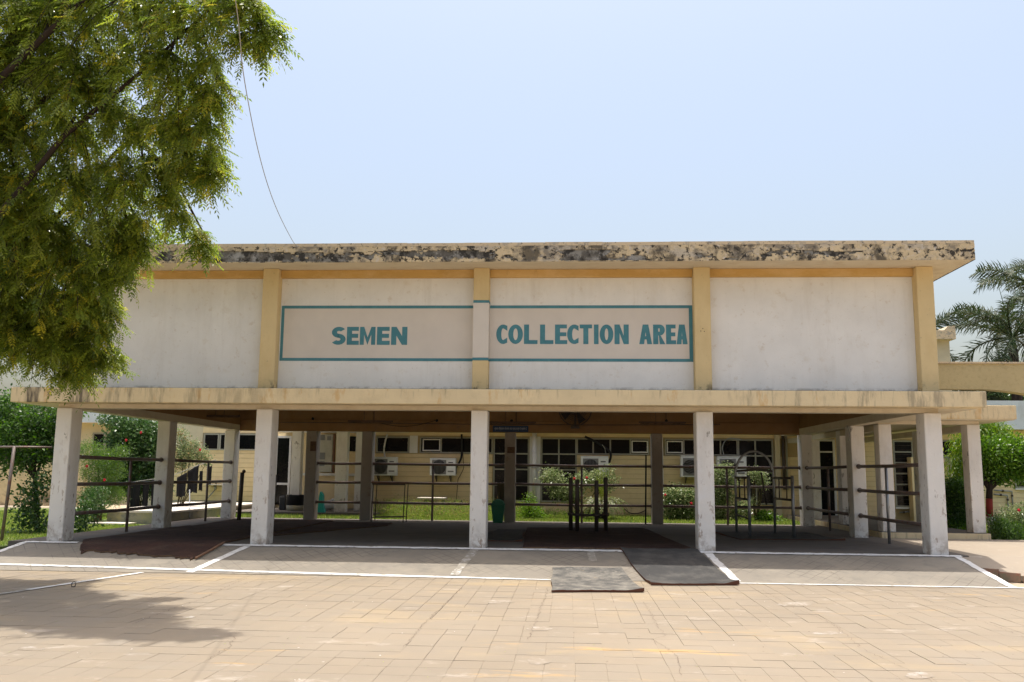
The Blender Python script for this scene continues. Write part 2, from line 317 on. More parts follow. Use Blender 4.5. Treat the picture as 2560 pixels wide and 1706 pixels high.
struct(rmp.build('ramp', m_ramp))
# floor of the shed
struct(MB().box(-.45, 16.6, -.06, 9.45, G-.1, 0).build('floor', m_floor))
# painted lines (thin sheets with slightly irregular edges)
def line(p0, p1, w, zf, m, seg=.12, lift=.005, wob=.010):
    p0 = Vector(p0); p1 = Vector(p1); d = p1-p0; n = max(2, int(d.length/seg)); t = d.normalized(); nrm = Vector((-t.y, t.x)); vs = []
    for i in range(n+1):
        c = p0 + d*(i/n)
        for s_ in (-1, 1):
            q_ = c + nrm*(s_*w/2 + random.uniform(-wob, wob)); vs.append((q_.x, q_.y, zf(q_.y)+lift))
    mb = MB().add(vs, [(2*i, 2*i+2, 2*i+3, 2*i+1) for i in range(n)])
    return struct(mb.build('painted_line', m))
zr = lambda y: (rz(y)+.006) if y > TOE-.06 else G+.004
line((3.2, -.13), (16.45, -.13), .12, lambda y: .012+rz(y), m_line, wob=.016)
line((-.1, -.13), (.9, -.13), .10, lambda y: .012+rz(y), m_line, wob=.02)
line((-.9, -1.66), (9.62, -2.13), .10, lambda y: G+.004 if y < -2.05 else rz(y)+.008, m_line)
line((12.35, -2.14), (30, -2.10), .10, lambda y: G+.004, m_line)
line((4.05, -.2), (3.78, -2.02), .13, rz, m_line, lift=.012)
line((8.12, -.2), (7.98, -1.95), .14, rz, m_linew, lift=.012)
line((10.15, -.2), (10.17, -.9), .13, rz, m_linew, lift=.012)
line((12.17, -.2), (12.33, -2.0), .13, rz, m_line, lift=.012)
line((16.37, -.12), (16.37, -2.12), .12, rz, m_line, lift=.012)
line((-.08, -.12), (-.12, -2.0), .12, rz, m_line, lift=.012)
line((3.05, -2.1), (2.55, -4.35), .10, lambda y: G+.004, m_line)
line((2.55, -4.35), (2.35, -5.4), .10, lambda y: G+.004, m_linew)
m_crack = mat('crack_shadow', (.15, .11, .08), .95)
def crack(pts, zf, wd=.0045):
    pts = [Vector(p) for p in pts]; out = []
    for a, b in zip(pts[:-1], pts[1:]):
        n = max(2, int((b-a).length/.05)); d = (b-a).normalized(); q = Vector((-d.y, d.x))
        for k in range(n): out.append(a.lerp(b, k/n)+q*random.uniform(-.02, .02))
    out.append(pts[-1]); vs = []
    for i, p in enumerate(out):
        d = (out[min(i+1, len(out)-1)]-out[max(i-1, 0)]).normalized(); q = Vector((-d.y, d.x))*wd*random.uniform(.15, .6)*(1 if 0 < i < len(out)-1 else .1)
        for w_ in (q, -q): vs.append((p.x+w_.x, p.y+w_.y, zf(p.y)))
    struct(MB().add(vs, [(2*i, 2*i+1, 2*i+3, 2*i+2) for i in range(len(out)-1)]).build('crack', m_crack))
GZ = lambda y: G+.0035
def on_g(*uv): 
    o_ = []
    for u, v in uv:
        d = right*((u-1280)/FPX) - up*((v-853)/FPX) + fwd; t = (G-CP.z)/d.z; o_.append(((CP+d*t).x, (CP+d*t).y))
    return o_
crack(on_g((1905,1475),(1985,1520),(2080,1560),(2120,1590),(2150,1620),(2210,1650),(2290,1685),(2330,1706)), GZ)
crack(on_g((2280,1490),(2400,1535),(2500,1570),(2560,1595)), GZ)
crack(on_g((1610,1505),(1640,1560),(1665,1590),(1630,1600),(1695,1640),(1705,1690)), GZ)
crack(on_g((620,1445),(560,1470),(500,1500),(440,1520),(330,1560)), GZ, .006)
crack(on_g((590,1590),(575,1615),(520,1650)), GZ)
crack(on_g((1155,1470),(1060,1560),(1010,1620)), GZ, .006)
crack(on_g((1370,1470),(1350,1530),(1320,1600)), GZ, .006)
RZ = lambda y: rz(y)+.011
crack([(13.9,-1.2),(13.95,-1.5),(13.98,-1.9)], RZ); crack([(5.6,-.4),(5.4,-1.1),(5.1,-1.9)], RZ); crack([(2.1,-.5),(2.0,-1.2),(1.7,-1.9)], RZ)
m_spill = mat('pale_lime_patch', (.36, .325, .28), .95, [((.252,.208,.154), 9, .42, .54, 1), ((.252,.208,.154), 3, .45, .58, .8)])
for (u, v, ru, rv) in ((1990,1511,48,5),(2070,1583,45,4),(1350,1572,32,6),(1345,1655,30,8),(470,1543,18,3),(80,1622,36,5),(2300,1690,40,8),(1240,1505,45,4)):
    n_ = 22; pl_ = on_g(*[(u+ru*(.75+.35*random.random())*math.cos(2*math.pi*k/n_), v+rv*(.7+.5*random.random())*math.sin(2*math.pi*k/n_)) for k in range(n_)])
    struct(MB().add([(x, y, G+.0028) for x, y in pl_], [tuple(range(n_))]).build('lime_patch', m_spill))
# lawns
struct(MB().box(-60, -.46, -2.1, 15.99, G-.2, -.09).build('lawn', m_soil))
struct(MB().box(-.44, 16.55, 9.46, 13.5, G-.2, -.035).build('rear_lawn', m_soil))
struct(MB().box(19.95, 40, 2.5, 13.5, G-.2, -.10).build('side_lawn', m_soil))
# right hand path, one broken front kerb
pz = lambda y: -.205*min(1, max(0, (0-y)/1.15)) - .012
pp = [(16.425,-.02),(16.44,-.45),(16.47,-.62),(16.95,-1.12),(19.93,-1.15),(30,-1.2),(30,2.2),(16.605,2.2),(16.605,-.02)]
xs_p = [16.425, 16.6, 16.95, 18, 19.93, 24, 30]; ys_p = [-1.15, -.9, -.6, -.3, 0, .4, .8, 1.2, 2.4, 4.5]
pm = MB(); vsp = [(x if not (x < 16.9 and y < -.6) else x+(-.6-y)*.95*(1 if x < 16.5 else .7 if x < 16.7 else 0), y, pz(y)) for y in ys_p for x in xs_p]; nn_p = len(xs_p)
pm.add(vsp, [(j*nn_p+i, j*nn_p+i+1, (j+1)*nn_p+i+1, (j+1)*nn_p+i) for j in range(len(ys_p)-1) for i in range(nn_p-1)])
pm.add([(16.425,-.02,pz(0)),(16.425,-.6,pz(-.6)),(16.425,-.6,G),(16.425,-.02,G),(16.95,-1.15,pz(-1.15)),(16.95,-1.15,G),(30,-1.15,pz(-1.15)),(30,-1.15,G)], [(0,1,2,3),(1,4,5,2),(4,6,7,5)])
struct(pm.build('path', m_path))
kr = thing('path_kerb', 'low broken brick kerb along the front edge of the right hand path', 'kerb', (17, -1.1, G))
kk = [(16.47,-.60),(16.72,-.90),(16.95,-1.13)] + [(16.95+.24*i, -1.14-.002*i) for i in range(1, 40)]
for a, b in zip(kk[:-1], kk[1:]):
    a = Vector((*a, 0)); b = Vector((*b, 0)); d = (b-a).normalized(); n_ = Vector((d.y, -d.x, 0)); dd = random.uniform(.03, .05); g_ = d*.008
    h = -.212 + random.uniform(-.008, .004) + (.075 if a.y > -.7 else .03 if a.y > -1.0 else 0)
    c0, c1, c2, c3 = a+g_, b-g_, b-g_+n_*dd, a+g_+n_*dd
    MB().add([(*c.xy, G-.02) for c in (c0,c1,c2,c3)] + [(*c.xy, h) for c in (c0,c1,c2,c3)], [(0,3,2,1),(4,5,6,7),(0,1,5,4),(1,2,6,5),(2,3,7,6),(3,0,4,7)]).build('brick', m_kerb, kr)

# ================================================================== THE SHED
shed = thing('collection_shed', 'open two storey cream shed on white columns with painted sign across its upper wall', 'building', (8, 0, 0))
w, dp = .295, .40
FX = [.23, 4.03, 8.0, 12.035, 16.0]
BX = [.08, 4.0, 8.0, 12.03, 16.05]
HT = 2.44
def column(x, y, m=m_col, w=w, d=dp, z0=0.0):
    bmx = MB(); 
    # slightly worn arrises
    c = .012
    bmx.box(x, x+w, y, y+d, z0-.02, HT, c); return bmx.build('column', m, shed)
for x in FX: column(x, 0)
for x in (.2, 16.02): column(x, 4.33, m_col)
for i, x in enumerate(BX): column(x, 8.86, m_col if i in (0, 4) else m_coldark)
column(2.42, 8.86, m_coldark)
# tie beams (front/back/sides), bottom face pale
MB().box(-.02+.25, 16.27, .06, .36, HT+.002, 2.52).build('tie_beam', m_soffit, shed)
MB().box(.25, 16.27, .064, .35, 2.522, 2.78).build('tie_beam', m_yellow, shed)
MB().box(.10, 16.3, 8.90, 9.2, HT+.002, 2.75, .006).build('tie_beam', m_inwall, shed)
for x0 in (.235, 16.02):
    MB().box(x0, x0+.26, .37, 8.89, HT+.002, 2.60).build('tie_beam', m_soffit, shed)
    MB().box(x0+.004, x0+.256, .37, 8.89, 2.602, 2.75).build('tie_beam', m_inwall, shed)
# sunshade slab, wrapping round three sides outside the frame
SH = MB()
SH.box(-.46, 16.93, -.36, .05, 2.52, 2.79, .008)
SH.build('sunshade_slab', m_fascia_low, shed)
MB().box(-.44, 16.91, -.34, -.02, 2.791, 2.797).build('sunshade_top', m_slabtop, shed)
MB().box(-.46, .22, .052, 9.2, 2.52, 2.79).build('sunshade_slab', m_soffit, shed)
MB().box(16.3, 16.93, .052, 9.2, 2.52, 2.79).build('sunshade_slab', m_soffit, shed)
# upper pilasters
for i, x in enumerate(FX):
    if i == 2:
        MB().box(x+.005, x+w, .0, .34, 2.80, 3.352, .006).build('pilaster', m_yellow, shed)
        MB().box(x+.005, x+w, .0, .34, 3.354, 3.402).build('painted_band', m_teal, shed)
        MB().box(x+.005, x+w, .0, .34, 3.404, 4.42).build('pilaster', m_signpaint, shed)
        MB().box(x+.005, x+w, .0, .34, 4.422, 4.468).build('painted_band', m_teal, shed)
        MB().box(x+.005, x+w, .0, .34, 4.47, 5.078, .006).build('pilaster', m_yellow, shed)
    else: MB().box(x, x+w, 0, .34, 2.80, 5.078, .008).build('pilaster', m_yellow, shed)
# upper wall panels, recessed
for a, b in zip(FX[:-1], FX[1:]):
    MB().box(a+w+.002, b-.002, .22, .338, 2.80, 4.93).build('wall_panel', m_white, shed)
    MB().box(a+w+.002, b-.002, .14, .338, 4.932, 5.078, .005).build('roof_beam', m_ochre, shed)
# inner faces, side and back upper walls
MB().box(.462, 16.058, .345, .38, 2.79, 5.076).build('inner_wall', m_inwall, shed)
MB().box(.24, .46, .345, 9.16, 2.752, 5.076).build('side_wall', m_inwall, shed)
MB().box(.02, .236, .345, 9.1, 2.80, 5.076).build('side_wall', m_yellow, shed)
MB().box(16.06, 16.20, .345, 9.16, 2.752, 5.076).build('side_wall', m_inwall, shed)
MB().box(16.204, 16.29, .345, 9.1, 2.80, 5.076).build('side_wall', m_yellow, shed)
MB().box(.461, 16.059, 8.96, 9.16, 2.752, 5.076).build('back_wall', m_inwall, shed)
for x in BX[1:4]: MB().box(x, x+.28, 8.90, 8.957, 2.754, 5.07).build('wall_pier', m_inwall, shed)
# roof
rf = MB().box(-.55, 16.81, -.498, 9.6, 5.08, 5.365, .01).build('roof_slab', m_soffit, shed)
# fascia face as a thin rendered edge with a ragged patch profile
x0, x1, zb0, zb1 = -.56, 16.82, 5.074, 5.364
fx = MB().box(x0, x1, -.506, -.501, zb0+.004, zb1)
fx.box(x1-.006, x1, -.5, 9.62, zb0, zb1).box(x0, x0+.006, -.5, 9.62, zb0, zb1)
fx.build('roof_edge', m_edge_base, shed)
def vnoise(X_, Y_, seed):
    g = np.random.default_rng(seed).random((256, 64)); xi = np.floor(X_).astype(int); yi = np.floor(Y_).astype(int); fx_ = X_-xi; fy = Y_-yi
    fx_ = fx_*fx_*(3-2*fx_); fy = fy*fy*(3-2*fy); q_ = lambda i, j: g[i % 256, j % 64]
    return (q_(xi,yi)*(1-fx_)+q_(xi+1,yi)*fx_)*(1-fy)+(q_(xi,yi+1)*(1-fx_)+q_(xi+1,yi+1)*fx_)*fy
NX, NZ = 1100, 20; gx_ = np.linspace(x0, x1, NX+1); gz_ = np.linspace(zb0, zb1, NZ+1)
cxx, czz = np.meshgrid((gx_[1:]+gx_[:-1])/2, (gz_[1:]+gz_[:-1])/2, indexing='ij')
t_ = (czz-zb0)/(zb1-zb0)
fld = vnoise(cxx*1.1, t_*1.6, 1)*.45+vnoise(cxx*3.4, t_*3, 2)*.3+vnoise(cxx*11, t_*7, 3)*.25+vnoise(cxx*30, t_*14, 4)*.12
lip = .80-.42*np.clip(vnoise(cxx*.9+50, 0*t_, 5)-.25, 0, 1)-.08*vnoise(cxx*6, 0*t_, 6)      # broken lower lip of the upper band
keep = (t_ > lip) | ((fld+.30*np.clip(.35-t_, 0, 1)+np.where(cxx > 14.5, .10, 0)) > .60) | (t_ < .05)
pl = MB(); vid = {}
def vv_(i, k, f):
    key = (i, k, f)
    if key not in vid:
        vid[key] = len(pl.v); pl.v.append((gx_[i]+random.uniform(-.004,.004)*(0 < i < NX), (-.522 if f else -.506)+random.uniform(-.0012,.0012), gz_[k]+random.uniform(-.004,.004)*(0 < k < NZ)))
    return vid[key]
for i in range(NX):
    for k in range(NZ):
        if not keep[i,k]: continue
        pl.f.append((vv_(i,k,1), vv_(i+1,k,1), vv_(i+1,k+1,1), vv_(i,k+1,1))); pl.sm.append(False)
        for (di, dk, A, B) in ((0,-1,(i,k),(i+1,k)), (0,1,(i,k+1),(i+1,k+1)), (-1,0,(i,k),(i,k+1)), (1,0,(i+1,k),(i+1,k+1))):
            a_, b_ = i+di, k+dk
            if not (0 <= a_ < NX and 0 <= b_ < NZ) or not keep[a_, b_]:
                pl.f.append((vv_(*A,1), vv_(*B,1), vv_(*B,0), vv_(*A,0))); pl.sm.append(False)
pl.build('edge_plaster', m_fascia_top, shed)
cp = MB(); xs = -.56
while xs < 16.8:
    L_ = min(random.uniform(.8, 1.7), 16.82-xs)
    cp.box(xs, xs+L_-.004, -.52-random.uniform(0,.004), -.30, 5.366, 5.425+random.uniform(-.006,.004)); xs += L_
cp.box(-.56, 16.82, -.29, 9.6, 5.366, 5.41)
cp.build('roof_coping', m_coping, shed)

# ---- painted sign (flat paint, thin sheets just proud of the wall)
YW = .22
sg = MB()
def rect(mb, x0, x1, z0, z1, y): mb.add([(x0,y,z0),(x1,y,z0),(x1,y,z1),(x0,y,z1)], [(0,1,2,3)])
xl, xr, zb, zt, bt = 4.345, 12.03, 3.36, 4.41, .055
for (a, b) in ((xl, 7.998), (8.0+w+.002, xr)):
    g = MB(); rect(g, a, b, zb, zt, YW-.0015); g.build('sign_ground', m_signpaint, shed)
for (a, b, c, d) in ((xl, 7.998, zt-bt, zt), (xl, 7.998, zb, zb+bt), (xl, xl+bt, zb+bt+.0005, zt-bt-.0005), (8.297, xr, zt-bt, zt), (8.297, xr, zb, zb+bt), (xr-bt-.01, xr, zb+bt+.0005, zt-bt-.0005)):
    g = MB(); rect(g, a, b, c, d, YW-.004); g.build('painted_band', m_teal, shed)
def letter(ch, x0, x1, z0, z1, t):
    """hand-cut sign-writer's capital in the box, stroke width t; pieces never overlap"""
    g = MB(); Wd = x1-x0; H = z1-z0; y = YW-.005; th = t*.78
    def poly(pts): g.add([(x0+px, y, z0+pz) for px, pz in pts], [tuple(range(len(pts)))])
    def R(a, b, c, d): poly([(a,c),(b,c),(b,d),(a,d)])
    def ring(cx, cz, rx, rz_, a0, a1, n=16, tx=None, tz=None, cut0=0, cut1=0):
        tx = tx or t; tz = tz or th
        for i in range(n):
            A = math.radians(a0+(a1-a0)*i/n); B = math.radians(a0+(a1-a0)*(i+1)/n)
            poly([(cx+rx*math.cos(A), cz+rz_*math.sin(A)), (cx+rx*math.cos(B), cz+rz_*math.sin(B)), (cx+(rx-tx)*math.cos(B), cz+(rz_-tz)*math.sin(B)), (cx+(rx-tx)*math.cos(A), cz+(rz_-tz)*math.sin(A))])
    if ch == 'E': R(0,t,0,H); R(t,Wd,0,th); R(t,Wd*.93,(H-th)/2,(H+th)/2); R(t,Wd*.97,H-th,H)
    elif ch == 'L': R(0,t,0,H); R(t,Wd,0,th)
    elif ch == 'T': R((Wd-t)/2,(Wd+t)/2,0,H-th); R(0,Wd,H-th,H)
    elif ch == 'I': R(0,Wd,0,H)
    elif ch == 'N': R(0,t,0,H); R(Wd-t,Wd,0,H); poly([(t,H),(t,H-t*1.7),(Wd-t,0),(Wd-t,t*1.7)])
    elif ch == 'M':
        a = t*.8; R(0,a,0,H); R(Wd-a,Wd,0,H); c = Wd/2; poly([(a,H),(a,H-t*1.5),(c,0),(c,H*.42)]); poly([(c,H*.42),(c,0),(Wd-a,H-t*1.5),(Wd-a,H)])
    elif ch == 'A':
        c = Wd/2; k = .55*t; b = t*.95; zc, zd = H*.24, H*.24+th*.85
        f = lambda z_: b+(c-b)*z_/(H-t*1.5)   # inner edge x
        zi = H-t*1.5
        poly([(0,0),(b,0),(c,zi),(c,H),(c-k,H)]); poly([(Wd,0),(c+k,H),(c,H),(c,zi),(Wd-b,0)])
        poly([(f(zc),zc),(Wd-f(zc),zc),(Wd-f(zd),zd),(f(zd),zd)])
    elif ch == 'O': ring(Wd/2, H/2, Wd/2, H/2, 0, 360, 28)
    elif ch == 'C':
        ring(Wd*.62, H/2, Wd*.62, H/2, 82, 278, 20)
        poly([(Wd*.62+Wd*.62*math.cos(math.radians(82)), H), (Wd,H*.93),(Wd,H*.93-t*1.0),(Wd*.62+(Wd*.62-t)*math.cos(math.radians(82)), H-th*1.0)])
        poly([(Wd*.62+Wd*.62*math.cos(math.radians(82)), 0), (Wd*.62+(Wd*.62-t)*math.cos(math.radians(82)), th*1.0),(Wd,H*.07+t*1.0),(Wd,H*.07)])
    elif ch == 'S':
        rz2 = (H+th)/4
        ring(Wd*.52, H-rz2, Wd*.5, rz2, 35, 270, 18); ring(Wd*.48, rz2, Wd*.52, rz2, -145, 90, 18)
        # the joint where both bowls meet is one shared edge
    elif ch == 'R':
        R(0,t,0,H); hb = H*.56; rz2 = hb/2
        R(t,Wd*.55,H-th,H); R(t,Wd*.55,H-hb,H-hb+th); ring(Wd*.55, H-rz2, Wd*.42, rz2, -90, 90, 12)
        poly([(t+.01,H-hb),(Wd-t*1.1,0),(Wd,0),(Wd*.62,H-hb)])
    o = g.build('lettering', m_teal, shed); return o
def word(chars, xs, z0, z1, t):
    for ch, (a, b) in zip(chars, xs): letter(ch, a, b, z0, z1, t)
# letter boxes measured on the wall plane
sx = lambda u: 640 + u/3.563
def wx(u): return P(u, 840, YW).x
word('SEMEN', [(wx(sx(673)), wx(sx(800))), (wx(sx(810)), wx(sx(918))), (wx(sx(926)), wx(sx(1064))), (wx(sx(1078)), wx(sx(1193))), (wx(sx(1205)), wx(sx(1348)))], 3.665, 4.005, .098)
cx2 = lambda u: 1200 + u/3.563
word('COLLECTION', [(wx(cx2(a)), wx(cx2(b))) for a, b in ((145,243),(252,382),(392,513),(535,654),(668,777),(776,878),(888,998),(1015,1056),(1066,1188),(1198,1325))], 3.685, 4.05, .093)
word('AREA', [(wx(cx2(a)), wx(cx2(b))) for a, b in ((1418,1532),(1542,1650),(1657,1746),(1750,1848))], 3.685, 4.05, .093)
# faint old hand lettering smudge on pilaster (three dots)
for (u, v) in ((1752, 828), (1757, 822), (1761, 829)):
    p = P(u, v, -.002); MB().box(p.x-.008, p.x+.008, -.004, -.001, p.z-.008, p.z+.008).build('paint_spot', m_box, shed)

# ================================================================== RAILINGS
def railing(label, a, b, posts, zs=(.47, 1.02, 1.54), r=.036, group='steel pipe railings between the shed columns', endcol=True):
    a = Vector(a); b = Vector(b)
    t = thing('pipe_railing', label, 'railing', ((a.x+b.x)/2, (a.y+b.y)/2, 0), group)
    for z in zs:
        mid = (a+b)/2
        MB().tube([(a.x,a.y,z+.006),(mid.x,mid.y,z-.006),(b.x,b.y,z+.004)], r, 10).build('rail', m_pipe, t)
        for e, s_ in ((a, 1), (b, -1)):
            d = (b-a).normalized()*s_
            MB().tube([(e.x,e.y,z+.004),(e.x+d.x*.018,e.y+d.y*.018,z+.004)], .055, 12).build('flange', m_pipe, t)
    for f in posts:
        p = a.lerp(b, f)
        MB().tube([(p.x,p.y,0),(p.x,p.y,zs[-1]-r)], r*.85, 10).build('post', m_galv if a.x == b.x else m_pipe, t)
    return t
railing('left side pipe railing between the front corner column and the middle column', (.36,.41,0), (.34,4.32,0), [.62])
railing('three bar pipe railing on the left side between the middle column and the rear corner', (.34,4.74,0), (.30,8.85,0), [.6])
railing('three bar pipe railing on the right side nearest the front corner column', (16.16,.41,0), (16.16,4.32,0), [.55])
railing('three bar pipe railing on the right side between the middle column and the rear corner', (16.16,4.74,0), (16.18,8.85,0), [.5])
railing('short rear railing behind the second front column, without a middle post', (2.72,9.03,0), (3.99,9.03,0), [])
railing('three bar rear railing in front of the two left wall air conditioner units', (4.30,9.03,0), (7.99,9.03,0), [.46])
railing('three bar rear railing behind the four thick dark bollard posts', (8.30,9.03,0), (12.02,9.03,0), [.49])
railing('three bar rear railing behind the arched steel crate frame', (12.33,9.03,0), (16.04,9.03,0), [.47])

# ================================================================== MAIN BUILDING BEHIND
YB = 13.5
bld = thing('rear_building', 'long low cream building with dark window bands behind the open shed', 'building', (9, YB, 0))
def X(u, Y=YB, v=1180): return P(u, v, Y).x
ZB = 3.05
MB().box(X(925), 30, YB, YB+.2, -.2, ZB).build('wall', m_blockj, bld)
MB().box(X(925)-1, 30, YB+.2, YB+8, 2.86, 3.0).build('roof', m_inceil, bld)
MB().box(X(925)-1.2, 30.5, YB-.66, YB-.54, 2.83, 3.72).build('parapet', m_parapet, bld)
MB().box(X(925)-1.2, 30.5, YB-.539, YB-.002, 2.83, 2.95).build('eave_soffit', m_block, bld)
def course_wall(u0, u1, z0=.10, z1=1.93, Y=YB, parent=bld, h=.155, step=1.6):
    xa, xb = X(u0, Y), X(u1, Y); z = z0
    while z < z1-.02:
        zt_ = min(z+h, z1); xx = xa; 
        MB().box(xa, xb, Y-.035-random.uniform(0,.003), Y-.002, z+.004, zt_-.003, .003).build('wall_course', m_block, parent); z += h
TALL = (.44, 2.46)
def window(u0, u1, cols, rows, z0, z1, Y=YB, parent=bld, edges=None, fr=.045, glass=m_glass, frame=m_frame):
    xa, xb = X(u0, Y), X(u1, Y); f = MB(); y0, y1 = Y-.06, Y-.005
    xsn = [X(e, Y) for e in edges] if edges else [xa+(xb-xa)*i/cols for i in range(cols+1)]
    zs_ = [z0+(z1-z0)*i/rows for i in range(rows+1)]
    for i, x in enumerate(xsn): f.box(x-fr/2, x+fr/2, y0, y1, z0-fr/2, z1+fr/2)
    for i in range(len(xsn)-1):
        for z in zs_: f.box(xsn[i]+fr/2+.001, xsn[i+1]-fr/2-.001, y0+.004, y1, z-fr/2, z+fr/2)
    o = f.build('window', frame, parent)
    for i in range(len(xsn)-1):
        for j in range(rows):
            MB().box(xsn[i]+fr/2+.001, xsn[i+1]-fr/2-.001, Y-.030, Y-.012, zs_[j]+fr/2+.001, zs_[j+1]-fr/2-.001).build('pane', glass, o)
    return o
ZT, ZS = 2.46, 1.97
course_wall(928, 1231); course_wall(1442, 1627); course_wall(1658, 1866); course_wall(1975, 2041); course_wall(2290, 2534); course_wall(2534, 2700, .1, 1.0)
course_wall(2088, 2234, .1, ZB-.3)
# plaster zones (lintel band and plinth)
MB().box(X(925), 30, YB-.03, YB-.001, 2.52, 2.82).build('lintel_band', m_block, bld)
MB().box(X(928), X(2041), YB-.05, YB-.001, -.15, .095).build('plinth', m_block, bld)
MB().box(X(1233), X(1323), YB-.034, YB-.001, .097, .41).build('wall_apron', m_block, bld)
MB().box(X(1352), X(1440), YB-.034, YB-.001, .097, .41).build('wall_apron', m_block, bld)
MB().box(X(1845), X(1935), YB-.034, YB-.001, .097, .41).build('wall_apron', m_block, bld)
window(941, 1020, 2, 1, ZS, ZT, edges=(941, 1020))
MB().box(X(1023), X(1043), YB-.05, YB-.001, 1.95, 2.515).build('wall_pier', m_whitep, bld)
window(1047, 1231, 4, 1, ZS, ZT, edges=(1050, 1102, 1154, 1192, 1230))
window(1233, 1322, 2, 4, .44, ZT, edges=(1235, 1278, 1321))
window(1353, 1440, 2, 4, .44, ZT, edges=(1354, 1397, 1440))
window(1442, 1624, 4, 1, ZS, ZT, edges=(1443, 1483, 1526, 1576, 1622))
MB().box(X(1628), X(1658), YB-.08, YB-.001, -.1, 2.515).build('wall_pier', m_whitep, bld)
window(1662, 1843, 4, 1, ZS, ZT, edges=(1664, 1710, 1756, 1802, 1844))
window(1846, 1932, 2, 4, .44, ZT, edges=(1847, 1889, 1932))
# inner casement frames that stand proud
for (ua, ub) in ((1056, 1100), (1579, 1620), (1667, 1707)):
    xa, xb = X(ua), X(ub); f = MB()
    for (a, b, c, d) in ((xa, xa+.035, ZS+.05, ZT-.05), (xb-.035, xb, ZS+.05, ZT-.05), (xa+.036, xb-.036, ZT-.085, ZT-.05), (xa+.036, xb-.036, ZS+.05, ZS+.085)):
        f.box(a, b, YB-.085, YB-.062, c, d)
    f.build('casement', m_whitep, bld)
# pilaster with round down pipe
MB().box(X(1324), X(1351), YB-.10, YB-.001, -.1, 2.515).build('wall_pier', m_whitep, bld)
dpipe = MB().tube([(X(1336), YB-.17, -.05), (X(1336), YB-.17, 2.8)], .075, 14).build('down_pipe', m_whitep, bld)
MB().box(X(1329), X(1347), YB-.26, YB-.15, 1.50, 1.515).build('pipe_clip', m_dsteel, bld)
# drain recess at right
MB().box(X(1937), X(1950), YB-.12, YB-.001, -.1, 2.7).build('wall_pier', m_cream, bld)
MB().tube([(X(1958), YB-.12, .9), (X(1958), YB-.12, 2.75)], .05, 10).build('down_pipe', m_dsteel, bld)
MB().tube([(X(1966), YB-.10, .9), (X(1966), YB-.10, 2.75)], .035, 10).build('down_pipe', m_frame, bld)
MB().box(X(1950), X(1974), YB-.06, YB-.001, .1, 1.93).build('wall_panel', m_block, bld)
# door in the rear wall seen through the right porch
dr = MB().box(X(2043), X(2050), YB-.07, YB-.001, .1, 2.5).box(X(2083), X(2088), YB-.07, YB-.001, .1, 2.5).box(X(2050), X(2083), YB-.07, YB-.001, 2.44, 2.5).box(X(2050), X(2083), YB-.065, YB-.001, 2.08, 2.12)
dr = dr.build('door', m_whitep, bld)
MB().box(X(2050), X(2083), YB-.03, YB-.002, 2.125, 2.435).build('pane', m_glass, dr)
MB().box(X(2050), X(2083), YB-.03, YB-.002, .105, 2.075).build('door_leaf', m_glass, dr)
window(2236, 2282, 1, 6, .42, 2.46)
MB().box(X(2232), X(2287), YB-.12, YB-.062, .34, .395).build('window_sill', m_whitep, bld)
MB().box(X(2275, YB-.3), X(2290, YB-.3), YB-.45, YB-.09, -.1, 1.95).build('wall_pier', m_block, bld)
window(2292, 2530, 5, 1, ZS, 2.48)
window(2536, 2640, 3, 5, 1.05, 1.95)
MB().box(X(2532), X(2650), YB-.10, YB-.062, .97, 1.02).build('window_sill', m_whitep, bld)
# grille bars for the right tall window
gb = MB()
for k in range(14): gb.tube([(X(2238), YB-.09, .5+.14*k), (X(2280), YB-.09, .5+.14*k)], .006, 5)
gb.build('window_grille', m_dsteel, bld)

# window air conditioner and pipes at far right
wa = thing('window_air_conditioner', 'white box air conditioner sticking out of the right wall behind the drooping tree', 'air conditioner', (X(2385), YB-.2, 1.1))
pa, pb_ = P(2378, 1190, YB-.3), P(2400, 1146, YB-.3)
MB().box(pa.x, pb_.x+.15, YB-.42, YB-.04, pa.z, pb_.z, .01).build('casing', m_ac, wa)
MB().box(pa.x+.04, pa.x+.13, YB-.428, YB-.421, pa.z+.05, pb_.z-.05).build('side_vent', m_acd, wa)
MB().box(pa.x+.02, pb_.x+.12, YB-.40, YB-.04, pa.z-.06, pa.z-.002).build('bracket', m_cream, wa)
def wallpipe(label, pts):
    t = thing('wall_pipe', label, 'pipe', (*P(*pts[-1], YB-.1).xy, 0), 'grey water pipes on the right wall')
    q = [P(u, v, YB-.08) for u, v in pts]; MB().tube(q, .022, 8).build('pipe', m_galv, t)
    for a, b in zip(q[:-1], q[1:]):
        nn_ = max(1, int((b-a).length/.35))
        for k in range(nn_):
            c = a.lerp(b, (k+.5)/nn_); d = (b-a).normalized()*.03
            MB().tube([c-d, c+d], .035, 8).build('pipe_clip', m_dsteel, t)
wallpipe('outer higher one of two bent grey water pipes behind the red banded trunk', [(2484,1226),(2530,1229),(2531,1250),(2535,1315)])
wallpipe('inner lower one of two bent grey water pipes behind the red banded trunk', [(2484,1236),(2519,1239),(2520,1260),(2523,1315)])
wallpipe('low horizontal pipe running under the tall barred window of the right porch', [(2248,1282),(2270,1280),(2290,1279),(2315,1280)])

